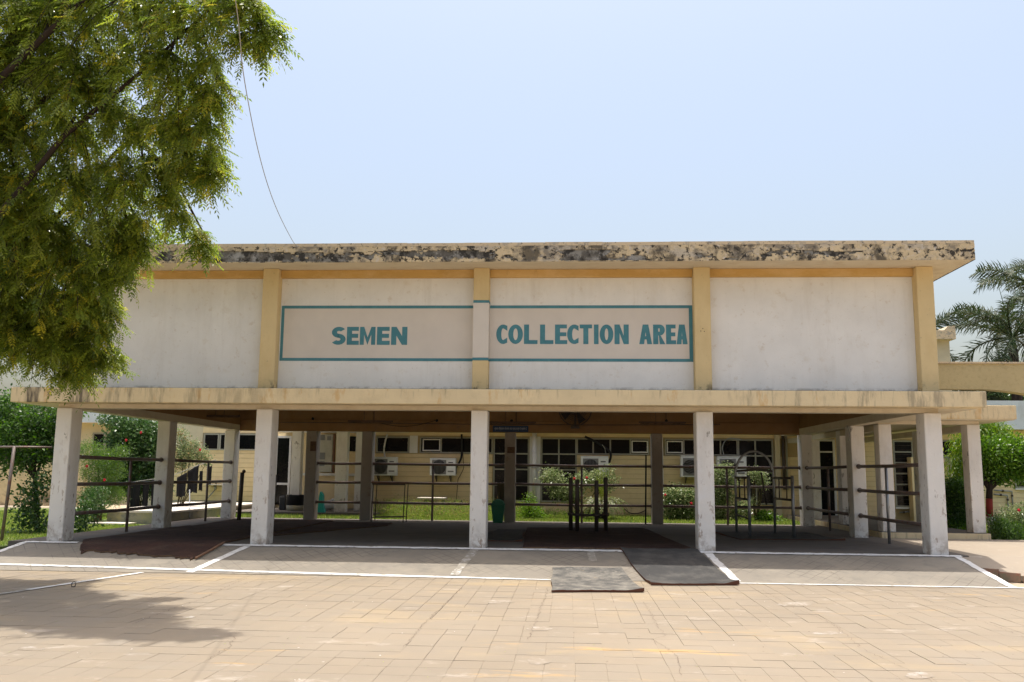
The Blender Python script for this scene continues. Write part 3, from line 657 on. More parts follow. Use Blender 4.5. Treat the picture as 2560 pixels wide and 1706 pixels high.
# ---- AC units
def ac_unit(label, u0, u1, v0, v1, Y=YB-.42, grille='v', txt=None):
    a, b = P(u0, v1, Y), P(u1, v0, Y); x0, x1, z0, z1 = a.x, b.x, a.z, b.z; W_, H_ = x1-x0, z1-z0
    t = thing('air_conditioner', label, 'air conditioner', ((x0+x1)/2, Y+.1, z0), 'split air conditioner outdoor units on the rear wall')
    MB().box(x0, x1, Y, Y+.32, z0, z1-.03, .012).build('casing', m_ac, t)
    MB().box(x0-.006, x1+.006, Y-.006, Y+.326, z1-.028, z1, .008).build('top_cover', m_ac, t)
    cx, cz, r = x0+W_*.36, (z0+z1)/2-.01, min(H_*.42, W_*.29)
    MB().box(x0+W_*.08, x0+W_*.64, Y-.008, Y-.001, z0+H_*.07, z1-H_*.11, .003).build('grille_plate', m_acg, t)
    n_ = 28; MB().add([(cx, Y-.0095, cz)] + [(cx+r*math.cos(2*math.pi*i/n_), Y-.0095, cz+r*math.sin(2*math.pi*i/n_)) for i in range(n_)], [(0, i+1, (i+1) % n_+1) for i in range(n_)]).build('fan_opening', m_acd, t)
    g = MB()
    if grille == 'v':
        for k in range(-5, 6):
            xx = cx+k*r/5.6; h = math.sqrt(max(0, r*r-(xx-cx)**2)); g.tube([(xx, Y-.016, cz-h), (xx, Y-.016, cz+h)], .0045, 4)
    else:
        for k in range(-4, 5):
            pts = []
            for i in range(13):
                xx = cx-r+2*r*i/12; zz = cz+k*r/4.6+.25*r*math.sin(i*.5)*.5
                if (xx-cx)**2+(zz-cz)**2 < r*r*1.02: pts.append((xx, Y-.016, zz))
            if len(pts) > 1: g.tube(pts, .006, 4)
    g.tube([(cx+r*math.cos(2*math.pi*i/24), Y-.014, cz+r*math.sin(2*math.pi*i/24)) for i in range(25)], .008, 5, False)
    g.build('fan_grille', m_acg, t)
    MB().box(x0+W_*.70, x0+W_*.93, Y-.005, Y-.001, z0+H_*.20, z0+H_*.28).build('vent_label', m_acg, t)
    MB().box(x0+W_*.72, x0+W_*.90, Y-.005, Y-.001, z1-H_*.28, z1-H_*.22).build('badge', m_ink, t)
    for f in (.22, .78):
        MB().prism([(Y+.02, z0-.002), (YB-.04, z0-.002), (YB-.04, z0-.20), (YB-.07, z0-.20), (Y+.02, z0-.03)], x0+W_*f-.015, x0+W_*f+.015, 'x').build('bracket', m_dsteel, t)
    return t, x0, x1, z0, z1
ac_unit('weathered outdoor air conditioner half hidden by the rear column left of the steel table', 929, 991, 1143, 1189)
ac_unit('white outdoor air conditioner directly above the pale stone shelf in the weeds', 1074, 1139, 1146, 1189)
ac_unit('white outdoor air conditioner above the rose bush behind the four thick posts', 1452, 1521, 1141, 1195)
ac_unit('outdoor air conditioner with wavy fan guard, partly behind the fourth front column', 1703, 1765, 1140, 1193, grille='w')
ac_unit('outdoor air conditioner with wavy fan guard seen behind the arched steel frame', 1794, 1866, 1142, 1196, grille='w')
def hose(label, pts, r, m=m_wire, Y=YB-.12, parent=None):
    q = [P(u, v, Y) for u, v in pts]
    # smooth
    out = []
    for i in range(len(q)-1):
        p0 = q[max(i-1,0)]; p1 = q[i]; p2 = q[i+1]; p3 = q[min(i+2, len(q)-1)]
        for k in range(5):
            t_ = k/5; out.append(.5*((2*p1)+(p2-p0)*t_+(2*p0-5*p1+4*p2-p3)*t_*t_+(3*p1-p0-3*p2+p3)*t_**3))
    out.append(q[-1]); o = MB().tube(out, r, 6).build('hose', m); tag(o, label, 'hose'); return o
hose('pale bundled pipes dropping to the weathered left air conditioner', [(968,1086),(963,1105),(960,1125),(962,1143)], .03, m_whitep, YB-.2)
hose('thick black hose hanging from the window beside the second air conditioner', [(1154,1086),(1155,1120),(1153,1145),(1146,1160),(1140,1170),(1139,1186)], .035, m_wire, YB-.18)
hose('thin brown drain tube looping down the wall right of the second air conditioner', [(1157,1128),(1158,1150),(1159,1170),(1150,1190),(1145,1200),(1143,1225),(1140,1260)], .012, m_box, YB-.1)
hose('black hose arching over the window down to the air conditioner behind the rose bush', [(1462,1092),(1485,1103),(1505,1115),(1522,1127),(1527,1140),(1522,1160)], .04, m_wire, YB-.25)
hose('thin grey wire hanging from the window beside the arched black hose', [(1505,1112),(1512,1122),(1515,1138)], .010, m_frame, YB-.3)
hose('grey cable curving over the window to the unit behind the arched frame', [(1855,1100),(1825,1096),(1812,1104),(1806,1120),(1810,1140)], .018, m_galv, YB-.3)
hose('black cable sagging along the wall foot right of the cycad', [(1560,1272),(1575,1283),(1595,1284),(1615,1276)], .016, m_wire, YB-.08)

# ---- left wing
wing = thing('left_wing', 'cream block wing with small dark windows behind the clothes line at left', 'building', (-4, 16, 0))
YL = 16
def Xl(u): return P(u, 1180, YL).x
MB().box(Xl(330), Xl(700), YL, YL+.2, -.1, 3.0).build('wall', m_blockj, wing)
z = .25
while z < 1.98:
    MB().box(Xl(395), Xl(690), YL-.035, YL-.002, z+.005, z+.163, .003).build('wall_course', m_block, wing); z += .168
MB().box(Xl(330), Xl(394), YL-.06, YL-.002, -.1, 3.0).build('wall_pier', m_cream, wing)
MB().box(Xl(395), Xl(690), YL-.05, YL-.001, -.1, .25).build('plinth', m_stoneside, wing)
MB().box(Xl(395), Xl(503), YL-.04, YL-.002, 2.0, 3.0).build('wall_panel', m_cream, wing)
MB().box(Xl(503), Xl(690), YL-.04, YL-.002, 2.66, 3.0).build('lintel_band', m_block, wing)
for (a, b) in ((506, 545), (546, 590), (592, 640)):
    xa, xb = Xl(a), Xl(b); f = MB()
    for (p, q_, c, d) in ((xa, xa+.05, 2.04, 2.64), (xb-.05, xb, 2.04, 2.64), (xa+.051, xb-.051, 2.59, 2.64), (xa+.051, xb-.051, 2.04, 2.09)): f.box(p, q_, YL-.07, YL-.005, c, d)
    o = f.build('window', m_frame, wing); MB().box(xa+.051, xb-.051, YL-.04, YL-.01, 2.091, 2.589).build('pane', m_glass, o)
MB().tube([P(594, 1085, YL-.1), P(586, 1260, YL-.1)], .03, 8).build('down_pipe', m_galv, wing)
far = thing('far_left_block', 'distant block with a pale parapet band and dark windows behind the red flowered bush', 'building', (-8, 20, 0))
def Pf(u, v): return P(u, v, 20)
MB().box(Pf(150,1100).x, Pf(480,1100).x, 20.0, 20.2, -.1, 3.3).build('wall', m_cream, far)
MB().box(Pf(140,1100).x, Pf(490,1100).x, 19.3, 19.4, 3.18, 3.62).build('parapet', m_parapet, far)
MB().box(Pf(140,1100).x, Pf(490,1100).x, 19.401, 19.999, 3.18, 3.3).build('eave_soffit', m_block, far)
for (a, b) in ((233, 264), (265, 300), (301, 335)):
    xa, xb = Pf(a, 1100).x, Pf(b, 1100).x; f = MB()
    for (p, q_, c, d) in ((xa, xa+.05, 1.7, 2.8), (xb-.05, xb, 1.7, 2.8), (xa+.051, xb-.051, 2.74, 2.8), (xa+.051, xb-.051, 2.1, 2.15), (xa+.051, xb-.051, 1.7, 1.75)): f.box(p, q_, 19.93, 19.995, c, d)
    o = f.build('window', m_frame, far)
    MB().box(xa+.051, xb-.051, 19.96, 19.99, 2.151, 2.739).build('pane', m_glass, o); MB().box(xa+.051, xb-.051, 19.96, 19.99, 1.751, 2.099).build('pane', m_glass, o)
m_bwall = mat('stained_boundary_plaster', (.62, .50, .30), .9, [((.45,.34,.2), 1.5, .48, .62, .6), ((.12,.09,.07), 1.6, .45, .58, .85, (.6,1,1), (2, .75, .2))], bump=.3)
tag(MB().box(-30, P(210,1200,18).x, 18, 18.25, -.1, 1.65).build('boundary_wall', m_bwall), 'low cream boundary wall with dark damp stains beyond the lawn at left', 'wall')

# ---- left rear porch (columns, cabinet, tank)
YP = 11.4
lp = thing('rear_porch', 'white columned porch in front of the rear building, seen left of the shed interior', 'building', (3, YP, 0))
def Xp(u, Y=YP): return P(u, 1180, Y).x
MB().box(-1.2, Xp(925, 11.2)+.3, 10.9, YL-.01, -.05, .10).build('porch_floor', m_floor, lp)
MB().box(Xp(640), Xp(990), 10.9, 15.9, 2.62, 2.88).build('roof', m_whitep, lp)
MB().box(Xp(640), Xp(992), 10.75, 10.898, 2.60, 2.92).build('roof_edge', m_fascia_top, lp)
YQ = 14.2
def Xq(u): return P(u, 1180, YQ).x
MB().box(Xq(640), Xq(930), YQ, YQ+.2, .0, 2.62).build('wall', m_block, lp)
z = .15
while z < 2.5:
    MB().box(Xq(866), Xq(893), YQ-.03, YQ-.002, z+.005, z+.165, .003).build('wall_course', m_block, lp); z += .17
for (a, b, Y) in ((838, 866, YP), (887, 909, 12.6), (727, 750, 12.2)):
    MB().box(Xp(a, Y), Xp(b, Y), Y, Y+.3, .10, 2.598, .01).build('column', m_col, lp)
dj = MB()
da, db = Xq(693), Xq(722)
dj.box(da-.06, da, YQ-.08, YQ-.002, .12, 2.5).box(db, db+.07, YQ-.08, YQ-.002, .12, 2.5).box(da, db, YQ-.08, YQ-.002, 2.43, 2.5).box(da, db, YQ-.078, YQ-.002, .86, .93)
dj = dj.build('door', m_whitep, lp)
MB().box(da, db, YQ-.05, YQ-.004, .93, 2.43).build('pane', m_glass, dj); MB().box(da, db, YQ-.05, YQ-.004, .2, .86).build('pane', m_glass, dj)
MB().box(Xq(747), Xq(893), YQ-.14, YQ-.031, 1.18, 1.26).build('wall_ledge', m_whitep, lp)
wq = MB().box(Xq(868), Xq(890), YQ-.05, YQ-.033, 2.0, 2.5).build('window', m_glass, lp)
cab = thing('electric_cabinet', 'beige wall cabinet with dark square meters in the rear porch', 'cabinet', (Xq(817), YQ, 1.3))
MB().box(Xq(800), Xq(832), YQ-.16, YQ-.002, 1.30, 2.56, .01).build('cabinet_body', m_panelg, cab)
MB().box(Xq(833), Xq(836), YQ-.15, YQ-.002, 1.28, 2.58).build('side_board', m_wood, cab)
for (a, b, c, d) in ((801, 814, 1.72, 1.95), (801, 814, 1.50, 1.66), (818, 828, 2.36, 2.50), (801, 812, 2.36, 2.54)):
    MB().box(Xq(a), Xq(b), YQ-.175, YQ-.161, c, d).build('meter', m_acg, cab)
tk = thing('water_tank', 'black plastic tub with a pale lower band on the rear porch floor', 'tub', (Xp(737, 12), 12, .1))
def lathe(prof, c, n=24):
    vs = []; 
    for r, z in prof:
        for i in range(n): vs.append((c[0]+r*math.cos(2*math.pi*i/n), c[1]+r*math.sin(2*math.pi*i/n), c[2]+z))
    fs = [(j*n+i, j*n+(i+1) % n, (j+1)*n+(i+1) % n, (j+1)*n+i) for j in range(len(prof)-1) for i in range(n)]
    m_ = MB().add(vs, fs, True); b = len(m_.v)-n; m_.f.append(tuple(range(b, b+n))); m_.sm.append(False); m_.f.append(tuple(reversed(range(n)))); m_.sm.append(False); return m_
tc = (P(737, 1280, 12).x, 12, .10)
lathe([(.26,.17),(.28,.47),(.30,.49),(.27,.49),(.26,.3)], tc).build('tub_body', m_tank, tk)
lathe([(.25,0),(.262,.17)], tc).build('lower_band', m_stoneside, tk)
tag(MB().box(P(697,1270,12.4).x, P(712,1270,12.4).x, 12.4, 12.8, .10, .52, .02).box(P(698,1270,12.4).x, P(711,1270,12.4).x, 12.42, 12.78, .521, .55).build('storage_box', m_tank), 'small black box beside the black tub on the rear porch', 'box')
cn = thing('plastic_stool', 'teal plastic piece standing behind the short rear railing', 'stool', (P(802,1280,11).x, 11, .1))
c0 = P(802, 1285, 11.0)
MB().prism([(c0.x-.10,.10),(c0.x+.12,.10),(c0.x+.06,.35),(c0.x+.05,.62),(c0.x-.03,.72),(c0.x-.06,.6),(c0.x-.08,.35)], 10.95, 11.15).build('stool_back', m_tealpl, cn)
sk = MB(); c0 = P(822, 1270, 12.6)
sk.ball((c0.x, 12.6, .26), .17, 14, 9, (1.15, .8, .9)).ball((c0.x+.12, 12.55, .40), .07, 10, 6)
o = sk.build('sack', m_sack); tag(o, 'crumpled white sack lying on the rear porch floor', 'sack')
for v in o.data.vertices: v.co += Vector((random.uniform(-.012,.012), random.uniform(-.012,.012), random.uniform(-.012,.012)))

# wash platform outside left
wp = thing('wash_platform', 'low pale sunlit concrete platform on the lawn at left, with stained side', 'platform', (-1.5, 9, -.1))
pl = [(-2.45,7.3),(-.52,7.0),(-.50,14.5),(-3.3,14.5)]
MB().prism([(-2.40,7.35),(-.54,7.05),(-.54,14.4),(-3.2,14.4)], -.12, .20, 'z').build('base', m_stoneside, wp)
MB().prism(pl, .201, .25, 'z').build('top_slab', m_stone, wp)
MB().prism([(-2.9,6.6),(-1.4,6.4),(-1.4,6.95),(-2.9,7.2)], -.12, -.04, 'z').build('step_slab', m_stone, wp)

# ---- right porch
rp = thing('side_porch', 'flat roofed porch on white columns attached to the right of the shed', 'building', (18, 4.6, 0))
MB().box(16.66, 19.0, 4.52, 13.3, -.2, .11, .008).build('plinth', m_fascia_low, rp)
MB().box(16.67, 18.99, 4.53, 13.3, .111, .118).build('porch_floor', m_floor, rp)
PXC = (16.72, 18.66)
for x in PXC:
    for y in (4.6, 7.6, 10.6):
        MB().box(x, x+.28, y, y+.34, .119, 2.50, .01).build('column', m_col, rp)
for x in PXC: MB().box(x+.01, x+.27, 4.94, 13.3, 2.36, 2.499).build('roof_beam', m_soffit, rp)
MB().box(16.72, 18.94, 4.62, 4.88, 2.502, 2.58).build('roof_beam', m_soffit, rp)
MB().box(16.45, 19.52, 4.2, 13.0, 2.582, 2.60).build('ceiling', m_soffit, rp)
MB().box(16.94, 19.56, 4.18, 13.0, 2.60, 2.90, .008).build('roof_slab', m_fascia_low, rp)
MB().box(16.96, 19.54, 4.2, 12.98, 2.902, 2.908).build('roof_dimming_sheet', m_slabtop, rp)  # dark sheet added to cut sunlight bounced up onto the arched beam
MB().box(17.3, 17.6, 5.5, 5.8, 2.572, 2.581).build('ceiling_hatch', m_dsteel, rp)

# ---- arched parapet and block behind at upper right
ar = thing('arched_beam', 'olive cream arched concrete beam running right from the shed above the porch', 'arch', (19, 4.4, 3.2))
pts = [(16.94, 3.28), (18.85, 3.28)]
for k in range(0, 14): 
    t_ = k/13; pts.append((18.85+3.2*t_, 3.28-.75*t_**1.8))
pts += [(22.05, 3.85), (16.94, 3.85)]
MB().prism(pts, 4.4, 4.7).build('beam', m_olive, ar)
MB().box(16.94, 22.05, 4.36, 4.74, 3.852, 3.89).build('beam_coping', m_coping, ar)
sb = thing('stair_tower', 'small cream roof tower with broken grey cap behind the right end of the shed', 'tower', (21, 12, 3))
a, b = P(2300, 912, 12), P(2374, 868, 12)
MB().box(a.x, b.x, 12, 14, 2.9, P(2374, 848, 12).z).build('tower_wall', m_cream, sb)
c, d = P(2390, 848, 11.7), P(2390, 815, 11.7)
e_ = P(2360, 826, 11.7)
MB().prism([(a.x-.3, c.z), (c.x, c.z), (c.x, d.z), (c.x-.22, d.z-.01), (e_.x, e_.z), (a.x-.3, e_.z)], 11.7, 14.2).build('tower_cap', m_coping, sb)

# ================================================================== MATS AND RUGS
def sheet_mat(name, label, cat, pts, zf, th, m, edge=m_matedge, nx=24, ny=12, ragged=0, group=None, bumps=.008, zoff=.006):
    """a mat following the ground: quad pts (fl, fr, br, bl)"""
    fl, fr, br, bl = [Vector(p) for p in pts]; r2 = random.Random(len(label)); vs = []; grid = []
    for j in range(ny+1):
        for i in range(nx+1):
            u, v = i/nx, j/ny; p = fl.lerp(fr, u).lerp(bl.lerp(br, u), v)
            if ragged and j == 0: p = p + Vector((r2.uniform(-.5,.5)*ragged, r2.uniform(-1,1)*ragged))
            cu = (.022*max(0, 1-8*min(u, 1-u))*max(0, math.sin(v*5+len(label)))+.03*max(0, 1-6*math.hypot(u-1, v))) if 'rubber' in name else 0
            p = p + Vector((.012*math.sin(v*9+u), .014*math.sin(u*7+len(label))))
            grid.append(Vector((p.x, p.y, zf(p.x, p.y)+zoff+th+cu+bumps*abs(math.sin(i*.5+j*.7))*r2.random())))
    n1 = nx+1; vs = grid + [Vector((g.x, g.y, zf(g.x, g.y)+zoff-.002)) for g in grid]; K = len(grid)
    fs = [(j*n1+i, j*n1+i+1, (j+1)*n1+i+1, (j+1)*n1+i) for j in range(ny) for i in range(nx)]
    t = thing(name, label, cat, (fl.x, fl.y, 0), group)
    MB().add(grid, fs).build('mat_top', m, t)
    per = [i for i in range(n1)] + [j*n1+nx for j in range(1, ny+1)] + [ny*n1+i for i in range(nx-1, -1, -1)] + [j*n1 for j in range(ny-1, 0, -1)]
    eb = MB(); vv = []
    for k in per: vv += [grid[k]+Vector((0,0,.0005)), vs[k+K]]
    L2 = len(per); eb.add(vv, [(2*k, 2*k+1, (2*((k+1) % L2))+1, 2*((k+1) % L2)) for k in range(L2)]); eb.build('mat_edge', edge, t)
    return t
def zg(x, y):
    if y >= -.06: return 0
    if y > TOE-.06: return rz(y)+.006
    return G+.004
def zA(x, y): return max(zg(x, y), G+.004) + .004
sheet_mat('rubber_mat', 'dusty grey rubber mat lying half on the ramp, left of the darker mat', 'mat', [(9.53,-3.62),(10.80,-3.42),(10.62,-1.38),(9.50,-1.42)], zA, .018, m_mat)
sheet_mat('rubber_mat', 'black rubber mat sloping down the ramp by the fourth front column', 'mat', [(10.98,-2.62),(12.28,-2.42),(11.98,.15),(10.66,.05)], zA, .018, m_matd)
sheet_mat('coir_rug', 'large ragged red brown coir rug spilling over the ramp at left', 'rug', [(1.3,-.72),(3.5,-1.22),(3.5,8.0),(.75,8.2)], lambda x, y: zg(x, y), .020, m_coir, m_coirtrim, 30, 20, .09)
sheet_mat('coir_rug', 'small strip of red brown coir rug left of the large one, by the first column', 'rug', [(.75,.35),(1.4,-1.0),(1.3,5.0),(.75,5.0)], lambda x, y: zg(x, y), .012, m_coir, m_coirtrim, 14, 20, .05)
sheet_mat('coir_rug', 'dark red brown rug lying further back between the second column and the steel table', 'rug', [(3.6,1.8),(5.3,6.2),(5.2,7.4),(3.6,7.6)], lambda x, y: zg(x, y), .014, m_coir, m_coirtrim, 16, 12, .03)
sheet_mat('coir_rug', 'wide dark red brown rug under the four thick posts in the middle bay', 'rug', [(8.95,-.02),(11.95,.2),(11.6,6.6),(8.75,6.0)], lambda x, y: zg(x, y), .018, m_coir, m_coirtrim, 26, 18, .03)
sheet_mat('rubber_mat', 'flat dark mat on the shed floor left of the wide red brown rug', 'mat', [(7.9,1.6),(8.85,1.6),(8.75,5.4),(8.1,5.4)], lambda x, y: zg(x, y), .010, m_matd)
sheet_mat('rubber_mat', 'thin dark mat under the arched steel frame', 'mat', [(13.3,3.1),(15.5,3.3),(15.2,5.9),(13.1,5.6)], lambda x, y: zg(x, y), .010, m_matd)
bt_ = [(3.60,-.10,.04),(3.58,-.6,zg(0,-.6)+.035),(3.55,-1.25,zg(0,-1.25)+.035)]
tag(MB().tube(bt_, .022, 4).build('wooden_batten', m_wood), 'thin wooden batten along the right edge of the ragged rug', 'batten')

# ================================================================== THINGS IN THE SHED
bp = thing('restraint_posts', 'four thick dark steel posts joined near the floor, standing on the wide rug', 'bollards', (10.2, 4.8, 0))
for (u, vt, y) in ((1427, 1194, 5.2), (1443, 1199, 4.8), (1491, 1201, 4.8), (1514, 1194, 5.2)):
    p = P(u, vt, y)
    MB().tube([(p.x, y, .03), (p.x, y, p.z-.02), (p.x, y, p.z)], [.048, .048, .038], 14).build('post', m_dsteel, bp)
    MB().tube([(p.x, y, .36), (p.x, y, .43)], .075, 12).build('collar', m_dsteel, bp)
a, b, c, d = [P(u, 1300, y) for u, y in ((1427, 5.2), (1443, 4.8), (1491, 4.8), (1514, 5.2))]
for p, q in ((a, b), (b, c), (c, d)):
    MB().tube([(p.x, p.y, .40), ((p.x+q.x)/2, (p.y+q.y)/2, .385), (q.x, q.y, .40)], .03, 8).build('crossbar', m_dsteel, bp)
# arched frame
af = thing('arched_crate_frame', 'grey steel pipe frame with a tall rounded arch and side gates at right', 'steel frame', (14.2, 5, 0))
x0, x1 = P(1841,1300,5.6).x, P(1937,1300,5.6).x; x2, x3 = P(1874,1300,4.0).x, P(1984,1300,4.0).x
zA_, zP = 1.25, P(1885,1129,5.6).z
arc = [(x0, 5.6, 0.0), (x0, 5.6, zA_)] + [((x0+x1)/2-(x1-x0)/2*math.cos(math.pi*k/14), 5.6, zA_+(zP-zA_)*math.sin(math.pi*k/14)**.85) for k in range(1, 14)] + [(x1, 5.6, zA_), (x1, 5.6, 0)]
MB().tube(arc, .030, 10).build('arch', m_galv, af)
for xx, yy, zz in ((x2, 4.0, P(1870,1190,4).z), (x3, 4.0, P(1983,1190,4).z)):
    MB().tube([(xx, yy, 0), (xx, yy, zz)], .034, 10).build('leg', m_galv, af)
zg1 = P(1984,1196,4).z
for (xa, ya, xb, yb) in ((x0, 5.6, x2, 4.0), (x1, 5.6, x3, 4.0)):
    for zz in (zg1, .80): MB().tube([(xa, ya, zz), (xb, yb, zz)], .026, 8).build('side_bar', m_dsteel, af)
    for f in (.3, .7):
        MB().tube([(xa+(xb-xa)*f, ya+(yb-ya)*f, .82), (xa+(xb-xa)*f, ya+(yb-ya)*f, zg1)], .014, 6).build('side_rod', m_dsteel, af)
MB().tube([(x0, 5.6, .42), (x2, 4.0, .38)], .02, 8).build('side_bar', m_dsteel, af)
MB().tube([(x0, 5.6, 1.42), ((x0+x1)/2, 5.5, 1.46), (x1, 5.6, 1.43)], .026, 8).build('cross_bar', m_dsteel, af)
MB().tube([((x0+x1)/2+.15, 5.55, 1.40), ((x0+x1)/2+.25, 5.55, .65)], .018, 6).build('lever', m_dsteel, af)
MB().tube([(x0, 5.6, .60), (x1, 5.6, .60)], .02, 8).build('cross_bar', m_dsteel, af)
# steel table
tb = thing('steel_table', 'tall narrow table with brown top and thin steel legs before the rear railing', 'table', (5, 8.2, 0))
ta, tb_ = P(930,1205,8.0), P(1024,1205,8.0); zt_ = ta.z
MB().box(ta.x, tb_.x, 7.9, 8.5, zt_-.03, zt_, .004).build('table_top', m_wood, tb)
for xx in (ta.x+.04, tb_.x-.12):
    for yy in (7.95, 8.42):
        MB().tube([(xx-.02, yy, 0), (xx+.01, yy, zt_-.031)], .014, 6).build('leg', m_dsteel, tb)
MB().box(ta.x+.03, tb_.x-.1, 7.93, 7.95, zt_-.08, zt_-.032).build('apron', m_dsteel, tb)
MB().tube([(ta.x+.04, 7.95, .12), (tb_.x-.13, 7.95, .14)], .012, 6).build('stretcher', m_dsteel, tb)
MB().tube([(ta.x+.04, 8.42, .12), (tb_.x-.13, 8.42, .14)], .012, 6).build('stretcher', m_dsteel, tb)
# green bin
gbx = P(1245, 1300, 8.5).x
gb = thing('waste_bin', 'green plastic swing top bin beside the third front column', 'bin', (gbx, 8.5, 0))
MB().add([(gbx-.125,8.36,0),(gbx+.125,8.36,0),(gbx+.125,8.62,0),(gbx-.125,8.62,0),(gbx-.175,8.3,.46),(gbx+.175,8.3,.46),(gbx+.175,8.68,.46),(gbx-.175,8.68,.46)],
         [(0,3,2,1),(4,5,6,7),(0,1,5,4),(1,2,6,5),(2,3,7,6),(3,0,4,7)]).build('bin_body', m_green, gb)
MB().box(gbx-.185, gbx+.185, 8.29, 8.69, .462, .50, .01).build('bin_rim', m_green, gb)
MB().prism([(gbx-.17,.501),(gbx+.17,.501),(gbx+.13,.58),(gbx+.05,.62),(gbx-.05,.62),(gbx-.13,.58)], 8.31, 8.67).build('swing_lid', m_green, gb)
# cloth on the rail
def cloth(name, label, x0, x1, zt, zb, y, m, cat='cloth', group=None, jag=.05, slope=0, seed=0):
    r = random.Random(seed); nx, nz = 12, 8; vs = []; 
    lows = [zb + r.uniform(-jag, jag) for _ in range(nx+1)]
    for j in range(nz+1):
        for i in range(nx+1):
            u, v = i/nx, j/nz; top = zt + slope*(u-.5)
            xx = x0+(x1-x0)*(u*(1-.12*v)+.06*v)
            vs.append((xx, y+.035*math.sin(u*9+seed)*v+.01*r.random(), top+(lows[i]-top)*v))
    mb = MB().add(vs, [(j*(nx+1)+i, j*(nx+1)+i+1, (j+1)*(nx+1)+i+1, (j+1)*(nx+1)+i) for j in range(nz) for i in range(nx)], True)
    o = mb.build(name, m); so_ = o.modifiers.new('solid', 'SOLIDIFY'); so_.thickness = .008; return tag(o, label, cat, group)
cloth('hanging_cloth', 'brown rag draped over the rear railing above the green bin', P(1243,1240,8.95).x, P(1262,1240,8.95).x, 1.05, .52, 8.95, m_jute, seed=2)
# single posts near the left and by the rear
def single_post(label, u, vt, vb, y, r=.045, ball=False, m=m_dsteel):
    p = P(u, vt, y); t = thing('steel_post', label, 'post', (p.x, y, 0)); MB().tube([(p.x-.03, y, 0), (p.x, y, p.z)], r, 10).build('post', m, t)
    if ball: MB().ball((p.x+.04, y, p.z+.03), .05).build('knob', m_dsteel, t)
single_post('dark steel post topped with a black knob left of the second front column', 606, 1182, 1300, 7.6, .055, True)
single_post('dark steel post half hidden behind the second front column', 688, 1187, 1305, 7.4, .055)
single_post('thin black pole standing in front of the rear railing right of the four posts', 1615, 1138, 1313, 8.6, .022, False, m_wire)
# hanging lights, fan, board, lamps
def batten(label, u0, u1, v, y):
    a, b = P(u0, v, y), P(u1, v, y); t = thing('hanging_tube_light', label, 'light', ((a.x+b.x)/2, y, a.z), 'tube light battens hung on rods inside the shed')
    MB().box(a.x, b.x, y-.03, y+.03, a.z-.02, a.z+.02, .004).build('batten', m_tube, t)
    MB().tube([(a.x+.03, y-.035, a.z-.03), (b.x-.03, y-.035, a.z-.03)], .014, 6).build('tube', m_coirtrim, t)
    for f in (.36, .58):
        x = a.x+(b.x-a.x)*f; MB().tube([(x, y, a.z+.02), (x, y, 5.07)], .007, 5).build('rod', m_dsteel, t)
batten('unlit tube light batten on rods above the steel table', 870, 982, 1053, 6.5)
batten('unlit tube light batten on rods above the small blue notice board', 1222, 1340, 1056, 6.5)
batten('unlit tube light batten on rods right of the big wall fan', 1597, 1715, 1056, 6.5)
batten('unlit tube light batten at the left end of the shed interior', 505, 600, 1040, 6.5)
for (u, v, lb) in ((1092,1052,'small dark bulb holder on the inner rear wall left of the third column'), (1279,1052,'small dark bulb holder above the blue notice board'), (1666,1052,'small dark bulb holder right of the wall fan'), (782,1047,'small dark bulb holder at the left of the inner rear wall')):
    p = P(u, v, 8.82); t = thing('bulb_holder', lb, 'light', p, 'bulb holders on the inner rear wall')
    MB().ball((p.x, p.y, p.z), .04).build('bulb', m_wire, t); MB().tube([(p.x, p.y, p.z), (p.x, 8.958, p.z-.02)], .012, 6).build('arm', m_dsteel, t)
fn = thing('wall_fan', 'big dark round cage fan mounted high on the inner rear wall', 'fan', P(1440, 1020, 8.5))
fc = P(1438, 1024, 8.45); R_ = .44
g = MB()
for k in range(56):
    a = 2*math.pi*k/56; g.tube([(fc.x+.05*math.cos(a), 8.38, fc.z+.05*math.sin(a)), (fc.x+R_*.7*math.cos(a), 8.37, fc.z+R_*.7*math.sin(a)), (fc.x+R_*math.cos(a), 8.46, fc.z+R_*math.sin(a))], .007, 4)
for rr_ in (.2, .35, .5, .6, .7, 1): g.tube([(fc.x+R_*rr_*math.cos(2*math.pi*i/32), 8.37 if rr_ < 1 else 8.46, fc.z+R_*rr_*math.sin(2*math.pi*i/32)) for i in range(33)], .014 if rr_ == 1 else .007, 5, False)
g.build('cage', m_dsteel, fn)
for k in range(4):
    a = math.pi/2*k+.5; ca, sa = math.cos(a), math.sin(a)
    MB().add([(fc.x+.05*ca, 8.47, fc.z+.05*sa), (fc.x+.38*ca-.13*sa, 8.44, fc.z+.38*sa+.13*ca), (fc.x+.40*ca+.10*sa, 8.50, fc.z+.40*sa-.10*ca)], [(0,1,2)]).build('blade', m_acd, fn)
MB().tube([(fc.x, 8.49, fc.z), (fc.x, 8.72, fc.z)], .10, 14).build('motor', m_dsteel, fn)
MB().box(fc.x-.12, fc.x+.12, 8.6, 8.958, fc.z-R_-.06, fc.z-R_-.01).build('bracket', m_dsteel, fn)
MB().tube([(fc.x, 8.66, fc.z-R_-.02), (fc.x, 8.66, fc.z)], .025, 8).build('stand', m_dsteel, fn)
nb = thing('notice_board', 'small dark blue board with a line of pale Hindi lettering on the rear beam', 'sign', P(1276, 1072, 8.85))
a, b = P(1232, 1080, 8.87), P(1321, 1065, 8.87)
MB().box(a.x, b.x, 8.87, 8.898, a.z, b.z, .004).build('board', m_blue, nb)
